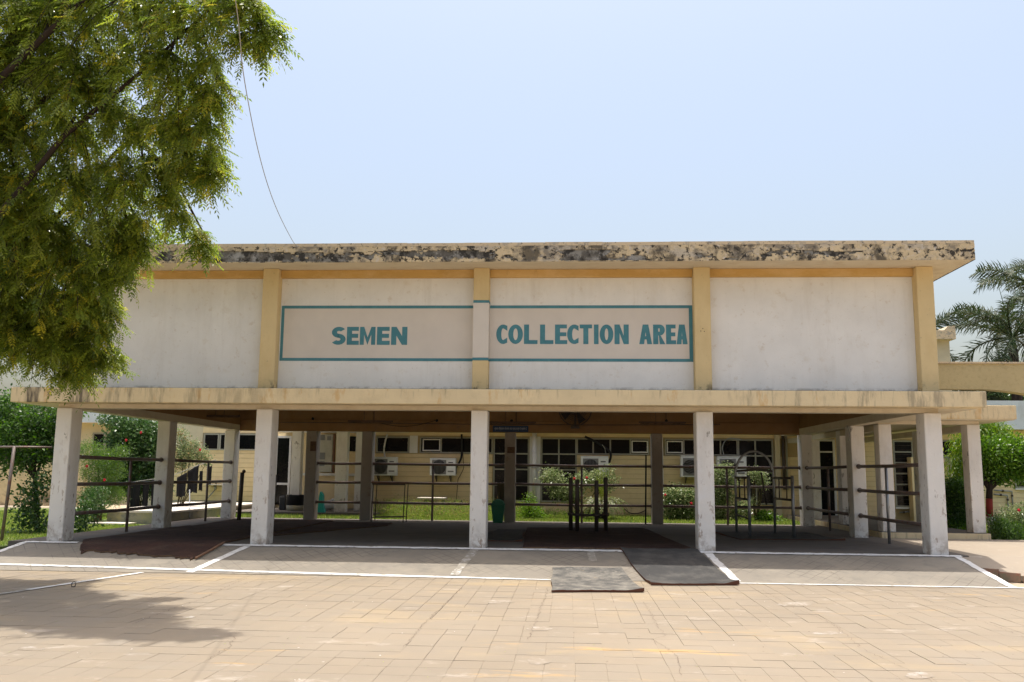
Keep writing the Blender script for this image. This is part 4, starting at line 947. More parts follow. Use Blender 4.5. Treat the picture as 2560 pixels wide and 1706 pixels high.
try:
    fc_ = bpy.data.curves.new('hindi', 'FONT'); fc_.body = 'कृपया निष्कासन के समय शांत रहकर कार्य में सहयोग दें'; fc_.size = .075; fc_.align_x = 'CENTER'; fc_.align_y = 'CENTER'
    fo = bpy.data.objects.new('hindi', fc_); COL.objects.link(fo); dg = bpy.context.evaluated_depsgraph_get()
    me = bpy.data.meshes.new_from_object(fo.evaluated_get(dg)); bpy.data.objects.remove(fo)
    xs_ = [v.co.x for v in me.vertices]; sc = (b.x-a.x)*.90/max(.01, max(xs_)-min(xs_)); szz = .075*1.0
    for v in me.vertices:
        X_, Y_ = v.co.x*sc, v.co.y*min(1.1, 1.2); v.co = Vector(((a.x+b.x)/2+X_, 8.862, (a.z+b.z)/2+Y_))
    link('lettering', me, m_blet, nb)
except Exception as ex: print('font', ex)
# switch boards on rear columns
for (u0, u1, v0, v1, lb) in ((775, 790, 1104, 1128, 'brown switch box on the rear column behind the second front column'), (1268, 1287, 1118, 1133, 'brown square switch plate on the rear column above the green bin')):
    a, b = P(u0, v1, 8.80), P(u1, v0, 8.80); t = thing('switch_box', lb, 'switch box', a); MB().box(a.x, b.x, 8.80, 8.858, a.z, b.z, .005).build('box_body', m_box, t)
    MB().box(a.x+.02, b.x-.02, 8.79, 8.799, a.z+.03, b.z-.03).build('cover', m_coirtrim, t)
# conduit wire along inner wall
tag(MB().tube([P(700, 1056, 8.88), P(930, 1058, 8.88), P(1180, 1061, 8.88), P(1500, 1063, 8.88), P(1800, 1062, 8.88)], .010, 5).build('conduit', m_dsteel), 'thin dark conduit running along the inner rear wall', 'conduit')
tag(MB().tube([P(935,1054,8.5)]+[P(935+155*k/10, 1054+14*math.sin(math.pi*k/10)+(-3*k/10), 8.5) for k in range(1, 11)], .008, 5).build('sagging_wire', m_wire), 'thin wire sagging between the tube light and the bulb holder', 'wire')
tag(MB().tube([P(2117+2*k, 1063+4*k+.6*k*k, 4.32) if k < 5 else P(2122-(k-5)*2, 1100+(k-5)*3, 4.32) for k in range(7)], .006, 5).build('loose_wire', m_galv), 'short loose wire hanging at the top of the right middle column', 'wire')

# stone shelf and weeds furniture
st = thing('stone_shelf', 'pale stone slab on short legs standing in the weeds by the rear wall', 'shelf', (7, 12.3, 0))
a, b = P(1045, 1256, 12.2), P(1112, 1250, 12.2)
MB().box(a.x, b.x, 12.0, 12.7, .50, .55, .006).build('slab_top', m_stone, st)
for xx in (a.x+.25, b.x-.08): MB().box(xx-.05, xx+.05, 12.1, 12.5, -.02, .499).build('leg', m_stoneside, st)
g = MB(); 
for k in range(9): g.box(a.x+.22+k*.035, a.x+.235+k*.035, 12.05, 12.09, .16, .42)
g.box(a.x+.2, a.x+.52, 12.04, 12.10, .12, .16).box(a.x+.2, a.x+.52, 12.04, 12.10, .421, .45); tag(g.build('wire_crate', m_dsteel), 'small dark slatted crate under the stone shelf', 'crate')
tag(MB().tube([P(1143+14*math.sin(k*.9), 1262-4*math.cos(k*.7)-(k % 3)*3, 12.6) for k in range(16)], .03, 6).build('coiled_hose', m_wire), 'coiled black hose heaped at the wall foot behind the weeds', 'hose')
# clothes line
def clothes(label, x0, x1, zt, zb, y, seed, slope=0, jag=.05): return cloth('hanging_garment', label, x0, x1, zt, zb, y, m_cloth, 'clothing', 'black clothes drying on the line', jag, slope, seed)
YC = 10.2
def gx(u, v=1200): return P(u, v, YC)
for k, (u0, u1, v0, v1, sl_, lb) in enumerate(((322,352,1205,1283,0,'black garment hanging leftmost behind the left side railing'), (350,372,1203,1292,0,'long black garment in the middle of the group left of the middle column'), (371,398,1200,1268,0,'black garment hanging just left of the middle column'),
      (434,462,1188,1242,.16,'wide black garment hanging just right of the left middle column'), (460,490,1170,1232,.2,'black garment on the rising line with ragged hem'), (488,499,1178,1228,0,'narrow black garment by the left railing post'), (505,520,1168,1212,.1,'short black garment at the right end of the clothes line'))):
    a, b = gx(u0, v1), gx(u1, v0); clothes(lb, a.x, b.x, b.z, a.z, YC+.05*k, k, sl_, .05 if k < 3 else .03)
tag(MB().tube([gx(300,1212), gx(340,1204), gx(400,1196), gx(436,1187), gx(500,1162), gx(540,1150)], .010, 5).build('clothes_line', m_cable), 'pale clothes line rising behind the left railing', 'line')
tag(MB().tube([P(474,1225,9.0), P(474,1303,8.0)], .018, 6).build('line_pole', m_galv), 'thin grey pole standing on the pale wash platform edge', 'pole')
sinkp = P(537, 1214, YL-.2)
sk = thing('wall_basin', 'small grey wash basin with pipe on the left wing wall', 'basin', sinkp)
MB().box(sinkp.x-.3, sinkp.x+.3, YL-.35, YL-.036, sinkp.z, sinkp.z+.04, .01).build('basin', m_stoneside, sk)
MB().tube([(sinkp.x, YL-.15, sinkp.z-.15), (sinkp.x, YL-.15, sinkp.z)], .05, 8).build('drain', m_galv, sk)
MB().tube([(sinkp.x, YL-.15, sinkp.z-.15), (sinkp.x-.4, YL-.1, sinkp.z-.6)], .02, 6).build('drain_pipe', m_galv, sk)
MB().tube([(sinkp.x, YL-.10, sinkp.z+.04), (sinkp.x, YL-.10, sinkp.z+.14), (sinkp.x, YL-.2, sinkp.z+.14)], .02, 6).build('tap', m_dsteel, sk)

# left goal-like pipe frame
SIDE_DIM = [MB().box(a_, b_, .06, 9.19, 2.791, 2.796).build('sunshade_top', m_slabtop, shed) for a_, b_ in ((-.45, .015), (16.295, 16.92))]  # dark sheets added so the sunlit side slabs show no bright line
gf = thing('pipe_fence_post', 'leaning grey pipe post with a thin top bar at the far left edge', 'post', (*P(2, 1375, 1.0).xy, -.1))
MB().tube([P(0, 1380, 1.0), P(20, 1235, 1.05), P(36, 1116, 1.1)], .032, 10).build('post', m_pipe, gf)
MB().tube([P(-60, 1118, 1.1), P(60, 1118, 1.4), P(130, 1119, 1.6)], .022, 8).build('top_bar', m_pipe, gf)
# iron ring bolt
ring = thing('iron_ring', 'small rusty iron ring standing up from the paving at left', 'ring', (2.95, -3.95, G))
MB().tube([(2.95+.03*math.cos(a), -3.95+.01*math.sin(a), G+.035+.032*math.sin(a)) for a in [2*math.pi*k/16 for k in range(17)]], .006, 6, False).build('ring_loop', m_dsteel, ring)
MB().box(2.93, 2.97, -3.97, -3.93, G, G+.008).build('ring_plate', m_dsteel, ring)
# overhead cable
cab_pts = [(7.65,-12.0,5.3),(7.23,-10.16,4.85),(7.01,-9.31,4.59),(6.61,-7.7,4.46),(6.06,-5.5,4.61),(5.24,-2.2,5.06),tuple(P(744,617,-.57)),tuple(P(757,626,-.54)),tuple(P(772,618,-.45))]
q = [Vector(p) for p in cab_pts]; out = []
for i in range(len(q)-1):
    p0 = q[max(i-1,0)]; p1 = q[i]; p2 = q[i+1]; p3 = q[min(i+2, len(q)-1)]
    for k in range(8):
        t_ = k/8; out.append(.5*((2*p1)+(p2-p0)*t_+(2*p0-5*p1+4*p2-p3)*t_*t_+(3*p1-p0-3*p2+p3)*t_**3))
out.append(q[-1])
tag(MB().tube(out, .0045, 6).build('overhead_cable', m_cable), 'thin pale cable drooping from above the camera to the roof edge', 'cable')

# ================================================================== VEGETATION
def mesh_np(name, V, F, mats, mi=None, smooth=False):
    me = bpy.data.meshes.new(name); nf, k = F.shape
    me.vertices.add(len(V)); me.vertices.foreach_set('co', V.astype(np.float32).ravel())
    me.loops.add(nf*k); me.loops.foreach_set('vertex_index', F.astype(np.int32).ravel())
    me.polygons.add(nf); me.polygons.foreach_set('loop_start', np.arange(0, nf*k, k, dtype=np.int32)); me.polygons.foreach_set('loop_total', np.full(nf, k, np.int32))
    if mi is not None: me.polygons.foreach_set('material_index', mi.astype(np.int32))
    me.update(); me.validate()
    return me
def unit(a): return a/np.maximum(1e-9, np.linalg.norm(a, axis=-1, keepdims=True))
def rvec(n): return unit(rng.normal(size=(n, 3)))
def quads(C, D, Nn, Ls, Ws):
    """leaf quads (rhomboid): base C, direction D, width axis from Nn"""
    Wv = unit(np.cross(D, Nn)); L_ = np.asarray(Ls)[:, None]; W_ = np.asarray(Ws)[:, None]
    droop = np.array([0, 0, -1.0])
    V = np.stack([C, C+D*L_*.45+Wv*W_*.5, C+D*L_+droop*L_*.12, C+D*L_*.45-Wv*W_*.5], 1).reshape(-1, 3)
    return V, np.arange(len(V)).reshape(-1, 4)
def blob_pts(blobs, n, shell=.55):
    """points spread through ellipsoid blobs (cx,cy,cz,rx,ry,rz)"""
    B = np.array(blobs, float); vol = B[:,3]*B[:,4]*B[:,5]; idx = rng.choice(len(B), n, p=vol**.8/np.sum(vol**.8))
    d = rvec(n); r = shell+(1-shell)*rng.random(n)**.7
    r = np.where(rng.random(n) < .25, rng.random(n)**.5, r)*(1+.16*rng.normal(size=n))
    return B[idx,:3]+d*B[idx,3:]*r[:,None], d
def foliage(name, blobs, n, L_, mats, parent=None, probs=None, up=.3, wl=.45, clump=5, spread=None, shell=.55):
    k = n//clump; Cc, out = blob_pts(blobs, k, shell); sp = spread or L_*1.2
    C = np.repeat(Cc, clump, 0)+rng.normal(size=(k*clump, 3))*sp
    D = unit(np.repeat(out, clump, 0)*.7+rvec(k*clump)+np.array([0, 0, up])); Nn = rvec(k*clump)
    Ls = L_*rng.uniform(.6, 1.3, k*clump); V, F = quads(C, D, Nn, Ls, Ls*wl)
    mi = np.repeat(rng.choice(len(mats), k, p=probs), clump)
    return link(name, mesh_np(name, V, F, mats, mi), mats, parent)
def stems(parent, base, blobs, m=m_stem, r=.02, n=8, name='stem'):
    mb = MB()
    for _ in range(n):
        b = random.choice(blobs); e = Vector(b[:3])+Vector((random.uniform(-.5,.5)*b[3], random.uniform(-.5,.5)*b[4], random.uniform(-.2,.6)*b[5]))
        s_ = Vector(base)+Vector((random.uniform(-.05,.05), random.uniform(-.05,.05), 0)); mid = s_.lerp(e, .5)+Vector((random.uniform(-.1,.1), random.uniform(-.1,.1), .1))
        mb.tube([s_, mid, e], [r, r*.7, r*.25], 5, False)
    mb.build(name, m, parent)
def flowers(parent, pts, r=.034):
    for p in pts:
        mb = MB()
        for k in range(5):
            a = 2*math.pi*k/5; c = Vector(p)+Vector((math.cos(a)*r*.7, -.02, math.sin(a)*r*.7)); mb.ball(c, r*.6, 6, 4, (1, .5, 1))
        mb.ball((p[0], p[1]-.03, p[2]), r*.45, 6, 4); mb.build('flower', m_flower, parent)
def bush(label, blobs, n, L_, mats, base, cat='bush', probs=None, fl=(), name='bush', **kw):
    t = thing(name, label, cat, base); foliage('crown', blobs, n, L_, mats, t, probs, **kw); stems(t, base, blobs); flowers(t, fl); return t
def pb2(u, v, Y, ru, rv, ry=None):
    """blob measured in the photo: centre, half sizes in photo pixels at depth Y"""
    p = P(u, v, Y); s_ = (Y-CP.y)/FPX; return (p.x, p.y, p.z, ru*s_, ry or (ru+rv)*.5*s_, rv*s_)

# ---- grass
def grass(name, label, x0, x1, y0, y1, z, n, h, excl=None):
    C = np.stack([rng.uniform(x0, x1, n), rng.uniform(y0, y1, n), np.full(n, z)], 1)
    if excl is not None: C = C[excl(C)]
    n = len(C); D = unit(rng.normal(size=(n,3))*np.array([.45,.45,0])+np.array([0,0,1])); Hh = h*rng.uniform(.5, 1.3, n)
    a = rng.uniform(0, math.pi, n); Wv = np.stack([np.cos(a), np.sin(a), np.zeros(n)], 1)*.007*(1+(C[:,1:2]+2)/14)
    tip = C+D*Hh[:,None]; V = np.stack([C-Wv, C+Wv, tip], 1).reshape(-1, 3); F = np.arange(len(V)).reshape(-1, 3)
    o = link(name, mesh_np(name, V, F, m_grass, rng.choice(3, n)), m_grass); return tag(o, label, 'grass', kind='stuff')
grass('lawn_grass', 'bright green lawn grass at the left of the shed', -9, -.48, -2.0, 14, -.09, 90000, .055, lambda C: ~((C[:,0] > -3.3) & (C[:,1] > 6.5)))
grass('rear_grass', 'rough green grass strip between shed and rear building', -.3, 16.4, 9.5, 13.4, -.035, 60000, .11)
grass('side_grass', 'grass beside the red banded tree at right', 20.0, 27, 3, 13, -.10, 22000, .08)
# weeds strip
o = foliage('weeds', [(x, 11.2+random.uniform(-.9,.9), .20, .45, .5, .22+.10*random.random()) for x in np.arange(4.2, 8.6, .3)], 24000, .045, m_weed, None, [.5,.34,.16], up=1.1, wl=.32, clump=4)
tag(o, 'low weedy ground cover between the steel table and the rear wall', 'weeds', kind='stuff')
tag(foliage('weeds', [(x, 12.6, .05, .5, .4, .09) for x in np.arange(8.5, 11, .5)], 3500, .05, m_weed, None, [.8,.2,0], up=1), 'low leafy creepers along the wall foot behind the green bin', 'weeds', kind='stuff')

# ---- neem tree, front left
neem = thing('neem_tree', 'large neem tree with drooping feathery branches filling the upper left', 'tree', (.6, -5.2, G))
trunk = [(.6,-5.2,G),(.65,-5.25,1.0),(.8,-5.2,2.2),(1.1,-5.3,3.6),(1.5,-5.4,5.0),(2.2,-5.5,6.5),(3.0,-5.6,8.0)]
MB().tube(trunk, [.26,.22,.2,.18,.15,.11,.06], 12).build('trunk', m_bark, neem)
# clumps: photo point, depth, radius (m)
CL = []
def cl(u, v, y, r, dens=1): CL.append((P(u, v, y), r, dens))
for (u, v, y, r, dn) in (
    # top band
    (40,40,-5.5,.75,1),(170,20,-5.8,.7,.9),(300,40,-6.0,.65,.8),(410,40,-6.2,.6,.8),(500,60,-6.4,.5,.75),(590,30,-6.5,.45,.7),(630,100,-6.5,.27,.9),(655,70,-6.6,.20,.8),(620,20,-6.6,.3,.7),
    (-60,-100,-5.2,1.0,1),(100,-120,-5.4,.9,.9),(280,-120,-5.8,.8,.8),(430,-90,-6.0,.7,.7),(560,-80,-6.3,.5,.6),
    (60,200,-5.3,.75,1),(200,180,-5.6,.65,.8),(330,180,-5.8,.6,.85),(440,190,-6.0,.45,.9),(530,170,-6.1,.30,1.0),(500,250,-5.8,.30,1),(540,230,-6.0,.2,.9),
    (50,370,-5.0,.75,1.1),(170,350,-5.2,.6,1),(290,330,-5.3,.55,.9),(400,320,-5.5,.45,1),(470,330,-5.6,.25,1),(520,320,-5.7,.2,1),
    (530,395,-5.2,.24,1.2),(485,400,-5.2,.28,1.1),(440,420,-5.0,.28,.9),(520,440,-5.2,.18,1),
    (60,540,-4.6,.75,1.2),(190,500,-4.8,.65,1.2),(310,470,-4.9,.55,1.2),(380,430,-5.0,.40,1.1),(420,500,-4.8,.22,1),(450,540,-4.7,.15,1),(500,585,-4.4,.12,1.2),(500,615,-4.4,.09,1.2),
    (60,690,-4.0,.70,1.3),(180,650,-4.2,.65,1.3),(280,590,-4.4,.5,1.3),(330,560,-4.5,.26,1.0),(335,640,-4.3,.22,1.1),(290,690,-4.0,.30,1.2),(340,600,-4.4,.2,1),
    (50,800,-3.5,.6,1.1),(150,790,-3.6,.60,1.3),(220,760,-3.7,.45,1.3),(265,770,-3.6,.22,1.1),(240,830,-3.4,.3,1.2),(205,890,-3.2,.35,1.1),(280,890,-3.1,.18,1.1),(240,900,-3.2,.25,1),
    (140,880,-3.1,.33,.9),(195,935,-3.0,.22,.9),(-60,500,-4.4,.8,1),(-70,800,-3.6,.8,1),(-80,250,-5.0,.9,1),(-60,840,-3.4,.5,1),
    ): cl(u, v, y, r, dn)
for (u, v, y, r, dn) in ((-10,620,-4.2,.6,1.3),(0,740,-3.8,.6,1.3),(10,815,-3.4,.55,1.3),(95,845,-3.3,.5,1.3),(40,860,-3.1,.40,1.2),(120,840,-3.5,.5,1.2),(20,470,-4.8,.6,1.2),(10,330,-5.2,.6,1.2),(20,180,-5.4,.6,1.2),(100,100,-5.6,.6,1.2),(230,250,-5.4,.5,1.2),(120,600,-4.4,.5,1.3),(230,700,-4.0,.4,1.2),(175,870,-3.4,.4,1.2)): cl(u, v, y, r, dn)
limbs = MB(); twigs = MB()
tp = [Vector(t) for t in trunk]
LC, LD = [], []
mainl = [[(1.1,-5.3,3.6),(2.2,-5.2,4.6),(3.2,-5.5,5.6),(4.4,-5.9,6.3),(5.4,-6.3,6.9)], [(.9,-5.2,2.8),(1.8,-4.4,4.0),(2.6,-4.3,5.0),(3.6,-4.8,5.7),(4.6,-5.2,5.9)],
         [(1.5,-5.4,5.0),(2.4,-5.8,6.2),(3.5,-6.1,7.0),(4.6,-6.3,7.6),(5.7,-6.5,7.6)], [(.8,-5.2,2.2),(1.2,-4.0,3.4),(1.7,-3.5,4.3),(2.2,-3.6,4.6)],
         [(1.5,-5.4,5.0),(2.0,-5.0,5.8),(3.0,-5.3,6.4),(4.0,-5.6,6.8)], [(.8,-5.2,2.2),(.6,-4.2,3.6),(.9,-3.4,4.2),(1.4,-3.1,4.4)]]
for ml in mainl:
    limbs.tube(ml, [.060-.048*i/(len(ml)-1) for i in range(len(ml))], 8, False)
anchors = [Vector(a).lerp(Vector(b), f) for ml in mainl for a, b in zip(ml[:-1], ml[1:]) for f in (0, .33, .66, 1)]
R3 = random.Random(5)
for c, r, dn in CL:
    near_a = min(anchors, key=lambda a: (a-(c+Vector((0,0,.4*r)))).length+R3.random()*.3)
    top = c+Vector((R3.uniform(-.3,.3)*r, R3.uniform(-.3,.3)*r, .45*r))
    mid = near_a.lerp(top, .55)+Vector((0, 0, .12+.1*R3.random()))
    limbs.tube([near_a, mid, top], [.03, .022, .014], 6, False)
    ntw = int(18.5*dn*(r/.5)**1.7)+5
    for _ in range(ntw):
        dv = Vector((R3.gauss(0,1), R3.gauss(0,1), R3.gauss(0,.8))).normalized()
        e = c + dv*r*R3.uniform(.45, 1.12); s_ = c + dv*r*.12 + Vector((0,0,.35*r))
        e.z -= .10*r
        m1 = s_.lerp(e, .5)+Vector((0, 0, .16*r)); tip = e+Vector((dv.x*.05, dv.y*.05, -.16))
        if R3.random() < .55: twigs.tube([s_, m1, e, tip], [.008, .006, .004, .002], 4, False)
        nl = int(9+R3.random()*6)
        for k in range(nl):
            f = .25+.75*k/(nl-1)
            if f < .5: p = s_.lerp(m1, f*2)
            else: p = m1.lerp(e, f*2-1)
            if f > .86: p = e.lerp(tip, (f-.86)/.14)
            LC.append(p); LD.append((dv.x+R3.gauss(0,.8), dv.y+R3.gauss(0,.8), -.75+R3.gauss(0,.45)))
limbs.build('limb', m_bark, neem); twigs.build('twigs', m_bark, neem)
LC = np.array(LC); LD = unit(np.array(LD)); nL = len(LC)
# compound leaves: rachis direction LD, 6 leaflet pairs
side = unit(np.cross(LD, unit(np.array([[0,0,1.0]])+rvec(nL)*.35)))
nrm = np.cross(side, LD); Lr = rng.uniform(.17, .27, nL)
Vs, Fs, Ms = [], [], []; matid = rng.choice(4, nL, p=[.40,.30,.22,.08]); npair = 6
for k in range(npair+1):
    f = (k+.6)/(npair+.6)
    base = LC+LD*(Lr*f)[:,None]+np.array([0,0,-1.0])*(Lr*f*f*.25)[:,None]
    for sgn in ((-1, 1) if k < npair else (0,)):
        d = unit(side*sgn+LD*(.55 if sgn else 1)+np.array([0,0,-.35])+rng.normal(size=(nL,3))*.12)
        ll = Lr*.30*(1-.25*abs(f-.5)); V, F = quads(base, d, nrm+rng.normal(size=(nL,3))*.25, ll, ll*.36)
        Vs.append(V); Ms.append(matid)
V = np.concatenate(Vs); F = np.arange(len(V)).reshape(-1, 4); mi = np.concatenate(Ms)
print('neem leaves', nL, 'quads', len(F))
o = link('crown', mesh_np('crown', V, F, m_neem, mi), m_neem, neem); 

# ---- shrub tree behind the first column
lt = thing('small_tree', 'small dark green broadleaf tree on the lawn behind the first front column', 'tree', (*P(90,1330,3.5).xy, -.1))
YT = 3.5
bl = [pb2(u, v, YT, ru, rv) for u, v, ru, rv in ((40,1080,70,60),(110,1050,50,50),(90,1120,60,45),(30,1140,50,40),(20,1020,40,35),(130,1110,35,50),(-30,1080,50,70),(170,1030,30,30))]
foliage('crown', bl, 15000, .085, m_topleaf[:1]+m_dkleaf, lt, [.3,.25,.3,.15], wl=.5)
foliage('lower_leaves', [pb2(u, v, YT-.3, ru, rv) for u, v, ru, rv in ((70,1290,22,30),(100,1320,20,22),(75,1240,20,30),(200,1300,22,25),(215,1270,18,18),(185,1330,16,14),(110,1210,20,25))], 2600, .085, m_dkleaf, lt, wl=.55)
tbz = P(92,1345,YT)
lm = MB(); lm.tube([(tbz.x,YT,-.1), P(90,1230,YT), P(85,1170,YT), P(95,1110,YT)], [.06,.05,.045,.02], 8)
for (u, v) in ((40,1110),(130,1090),(60,1060),(20,1130)): lm.tube([P(88,1200,YT), P((88+u)/2,(1190+v)/2-6,YT), P(u,v,YT)], [.035,.025,.012], 6, False)
lm.tube([(tbz.x+.05,YT,-.1), P(140,1250,YT), P(150,1180,YT)], [.02,.015,.008], 5, False)
lm.build('trunk', m_bark, lt)
# feathery bush
bush('feathery yellow green bush behind the left side railing', [pb2(u, v, 8.5, ru, rv) for u, v, ru, rv in ((225,1130,32,28),(265,1150,30,25),(240,1180,38,30),(285,1180,22,30),(300,1130,20,14),(250,1225,35,25),(285,1240,25,25))], 20000, .05, m_ltleaf[:1]+m_ltleaf[2:]+m_dkleaf[2:], (*P(250,1290,8.5).xy, -.1), up=.5, wl=.26, fl=[P(218,1166,8.2), P(262,1200,8.2)])
bush('dark shrub with small glossy leaves low behind the left railing', [pb2(u, v, 7, ru, rv) for u, v, ru, rv in ((235,1240,28,25),(220,1260,20,20),(250,1265,22,15))], 2600, .06, m_dkleaf, (*P(240,1320,7).xy, -.1))
# flowering bush
bush('tall dark bush dotted with red flowers left of the middle side column', [pb2(u, v, 11, ru, rv) for u, v, ru, rv in ((330,1080,45,35),(300,1060,28,20),(370,1090,40,40),(350,1130,50,40),(310,1110,40,35),(395,1140,28,45),(360,1180,45,30),(260,1050,14,10),(300,1160,40,35),(330,1215,50,25),(290,1200,30,30),(395,1215,25,25))], 30000, .085, m_dkleaf, (*P(360,1290,11).xy, -.1), fl=[P(353,1082,10.4), P(316,1101,10.4)], wl=.6)
bush('rambling bush with orange tinted sprays and a pink flower right of the middle side column', [pb2(u, v, 10.8, ru, rv) for u, v, ru, rv in ((455,1090,12,18),(460,1130,22,25),(480,1120,18,18),(490,1140,22,15),(510,1140,14,14),(450,1160,16,14),(520,1155,6,14))], 4600, .06, m_greyleaf+[m_weed[2]], (*P(440,1290,11).xy, -.1), fl=[P(501,1125,10.4)], wl=.55, probs=[.4,.25,.2,.15])
# rose bush and friends behind the rear rail
bush('loose pale leaved rose bush in front of the tall window behind the four posts', [pb2(u, v, 11.2, ru, rv) for u, v, ru, rv in ((1385,1200,25,16),(1400,1225,25,16),(1375,1185,14,10),(1430,1235,28,14),(1465,1200,24,14),(1500,1190,22,10),(1522,1172,7,10),(1530,1198,10,10),(1510,1215,22,10),(1440,1205,14,12))], 6500, .07, m_greyleaf, (*P(1460,1310,11.2).xy, -.03), fl=[P(1436,1197,10.9), P(1467,1195,10.9)], wl=.5)
bush('small bright green sapling bush right of the green bin', [pb2(u, v, 10.6, ru, rv) for u, v, ru, rv in ((1320,1265,22,12),(1310,1290,20,16),(1335,1285,24,16),(1325,1245,8,10),(1350,1300,16,10))], 2600, .06, m_ltleaf[:1]+m_topleaf[:2], (*P(1325,1312,10.6).xy, -.03), wl=.5)
bush('spreading rose bush with red blooms left of the fourth front column', [pb2(u, v, 11.0, ru, rv) for u, v, ru, rv in ((1690,1235,30,16),(1720,1260,25,20),(1680,1260,22,20),(1710,1290,28,18),(1675,1300,16,14),(1735,1240,18,18))], 8500, .07, m_greyleaf+m_dkleaf[1:2], (*P(1700,1315,11).xy, -.03), fl=[P(1663,1238,10.7), P(1728,1259,10.6)], wl=.5, probs=[.3,.25,.2,.25])
bush('tall loose rose bush right of the fourth front column', [pb2(u, v, 11.3, ru, rv) for u, v, ru, rv in ((1800,1190,14,18),(1815,1175,14,12),(1790,1215,12,14),(1805,1240,22,18),(1795,1275,20,22),(1840,1285,14,14),(1825,1210,16,12),(1860,1270,14,12))], 7500, .07, m_greyleaf, (*P(1805,1315,11.3).xy, -.03), wl=.5)
bush('rose sprays hanging behind the arched steel frame', [pb2(u, v, 10.8, ru, rv) for u, v, ru, rv in ((1895,1188,20,10),(1905,1205,14,12),(1885,1180,10,8),(1880,1255,10,6))], 1800, .055, m_greyleaf, (*P(1890,1315,10.8).xy, -.03), wl=.5)
bush('low fresh green plant at the foot of the wall behind the arched frame', [pb2(u, v, 10.7, ru, rv) for u, v, ru, rv in ((1915,1292,18,14),(1925,1302,20,10),(1905,1305,14,8),(1950,1305,9,7))], 2400, .06, m_topleaf, (*P(1918,1315,10.7).xy, -.03), wl=.5)

# ---- pinnate fronds
def frond_mesh(name, L_, droop, nl, ll, lw, m, up=.5, twist=.35, pl=.55):
    """frond along +x, curving down"""
    V = []; F = []; mi = []; Rr = random.Random(name+str(L_)); pts = []
    for i in range(13):
        t = i/12; pts.append(Vector((L_*(t-.18*droop*t*t*t), 0, L_*(up*t-droop*t*t))))
    mb = MB().tube(pts, [.022*(1-.85*i/12)*L_/2+.003 for i in range(13)], 5, False)
    for i in range(nl):
        t = .10+.88*i/(nl-1); f = t*12; k = min(11, int(f)); p = pts[k].lerp(pts[k+1], f-k); tg = (pts[k+1]-pts[k]).normalized()
        for s_ in (-1, 1):
            l_ = ll*(math.sin(math.pi*min(1, t*.9+.12))**.6)*Rr.uniform(.8, 1.1)
            d = (Vector((0, s_, 0))*pl+tg*.55+Vector((0, 0, Rr.uniform(-twist, twist+.25)))).normalized()
            wv = tg*lw*.5; q1 = p+d*l_*.5+Vector((0,0,-.03*l_)); q2 = p+d*l_+Vector((0,0,-.32*l_))
            b = len(mb.v); mb.v += [tuple(p-wv*.6), tuple(p+wv*.6), tuple(q1+wv), tuple(q1-wv), tuple(q2)]; mb.f += [(b, b+1, b+2, b+3), (b+3, b+2, b+4)]; mb.sm += [False, False]
    me = bpy.data.meshes.new(name); me.from_pydata(mb.v, [], mb.f); me.update()
    for mm_ in m: me.materials.append(mm_)
    me.polygons.foreach_set('material_index', [Rr.randrange(len(m)) for _ in me.polygons]); return me
fm = [frond_mesh('frond', 2.1, .85, 60, .46, .034, m_palm, up=.8, twist=.45), frond_mesh('frond', 2.0, .55, 56, .46, .034, m_palm, up=.9, twist=.45), frond_mesh('frond', 2.2, 1.25, 60, .46, .034, m_palm, up=.8, twist=.45)]
def palm(label, c, base_z, n=16, sc=1, seed=1, lead=None):
    r = random.Random(seed); t = thing('palm_tree', label, 'palm', (c.x, c.y, base_z), 'royal palms beyond the porch')
    MB().tube([(c.x, c.y, base_z), (c.x+.05, c.y, (base_z+c.z)/2), (c.x, c.y, c.z-.5)], [.22, .19, .15], 12).build('trunk', m_bark, t)
    MB().tube([(c.x, c.y, c.z-.6), (c.x, c.y, c.z)], [.15, .08], 10).build('crownshaft', m_dkleaf[1], t)
    for k in range(n):
        o = bpy.data.objects.new('frond', fm[k % 3]); COL.objects.link(o); o.parent = t
        o.location = (0, 0, c.z-base_z-.1); e = (r.uniform(.1, .6), r.uniform(-.3, .3), r.uniform(-.9, -.3))[k % 3]
        o.rotation_euler = (r.uniform(-.5, .5), -e, 2*math.pi*k/n*1.0+r.uniform(-.2, .2)); o.scale = [sc*r.uniform(.85, 1.15)]*3
    if lead: MB().tube([c, lead], [.025, .006], 5).build('spear_leaf', m_palm[1], t)
    return t
PC = P(2530, 838, 15.5)
palm('nearer dark palm with a long spear leaf beyond the arched beam', PC, -.2, 21, 1.25, 3, lead=P(2492, 700, 15.5))
palm('taller palm at the right edge with fronds rising above the nearer one', P(2600, 725, 17.5), -.2, 24, 1.3, 8)
palm('palm mostly hidden behind the right end of the shed roof', P(2290, 860, 19), -.2, 18, 1.25, 5)
palm('low dark palm whose fronds hang just above the arched beam', P(2455, 985, 17), -.2, 24, 1.15, 11)
# dark tree mass behind porch
tag(foliage('far_trees', [pb2(u, v, 24, ru, rv) for u, v, ru, rv in ((2500,985,70,30),(2580,960,60,50),(2430,1000,40,20))], 7000, .16, m_dkleaf, None), 'dark tree foliage seen under the arched beam at far right', 'trees', kind='stuff')
tag(foliage('left_far_trees', [pb2(u, v, 22, ru, rv) for u, v, ru, rv in ((30,1060,70,50),(-40,1040,70,70),(110,1080,50,40))], 7000, .14, m_dkleaf, None), 'far dark foliage behind the boundary wall at left', 'trees', kind='stuff')

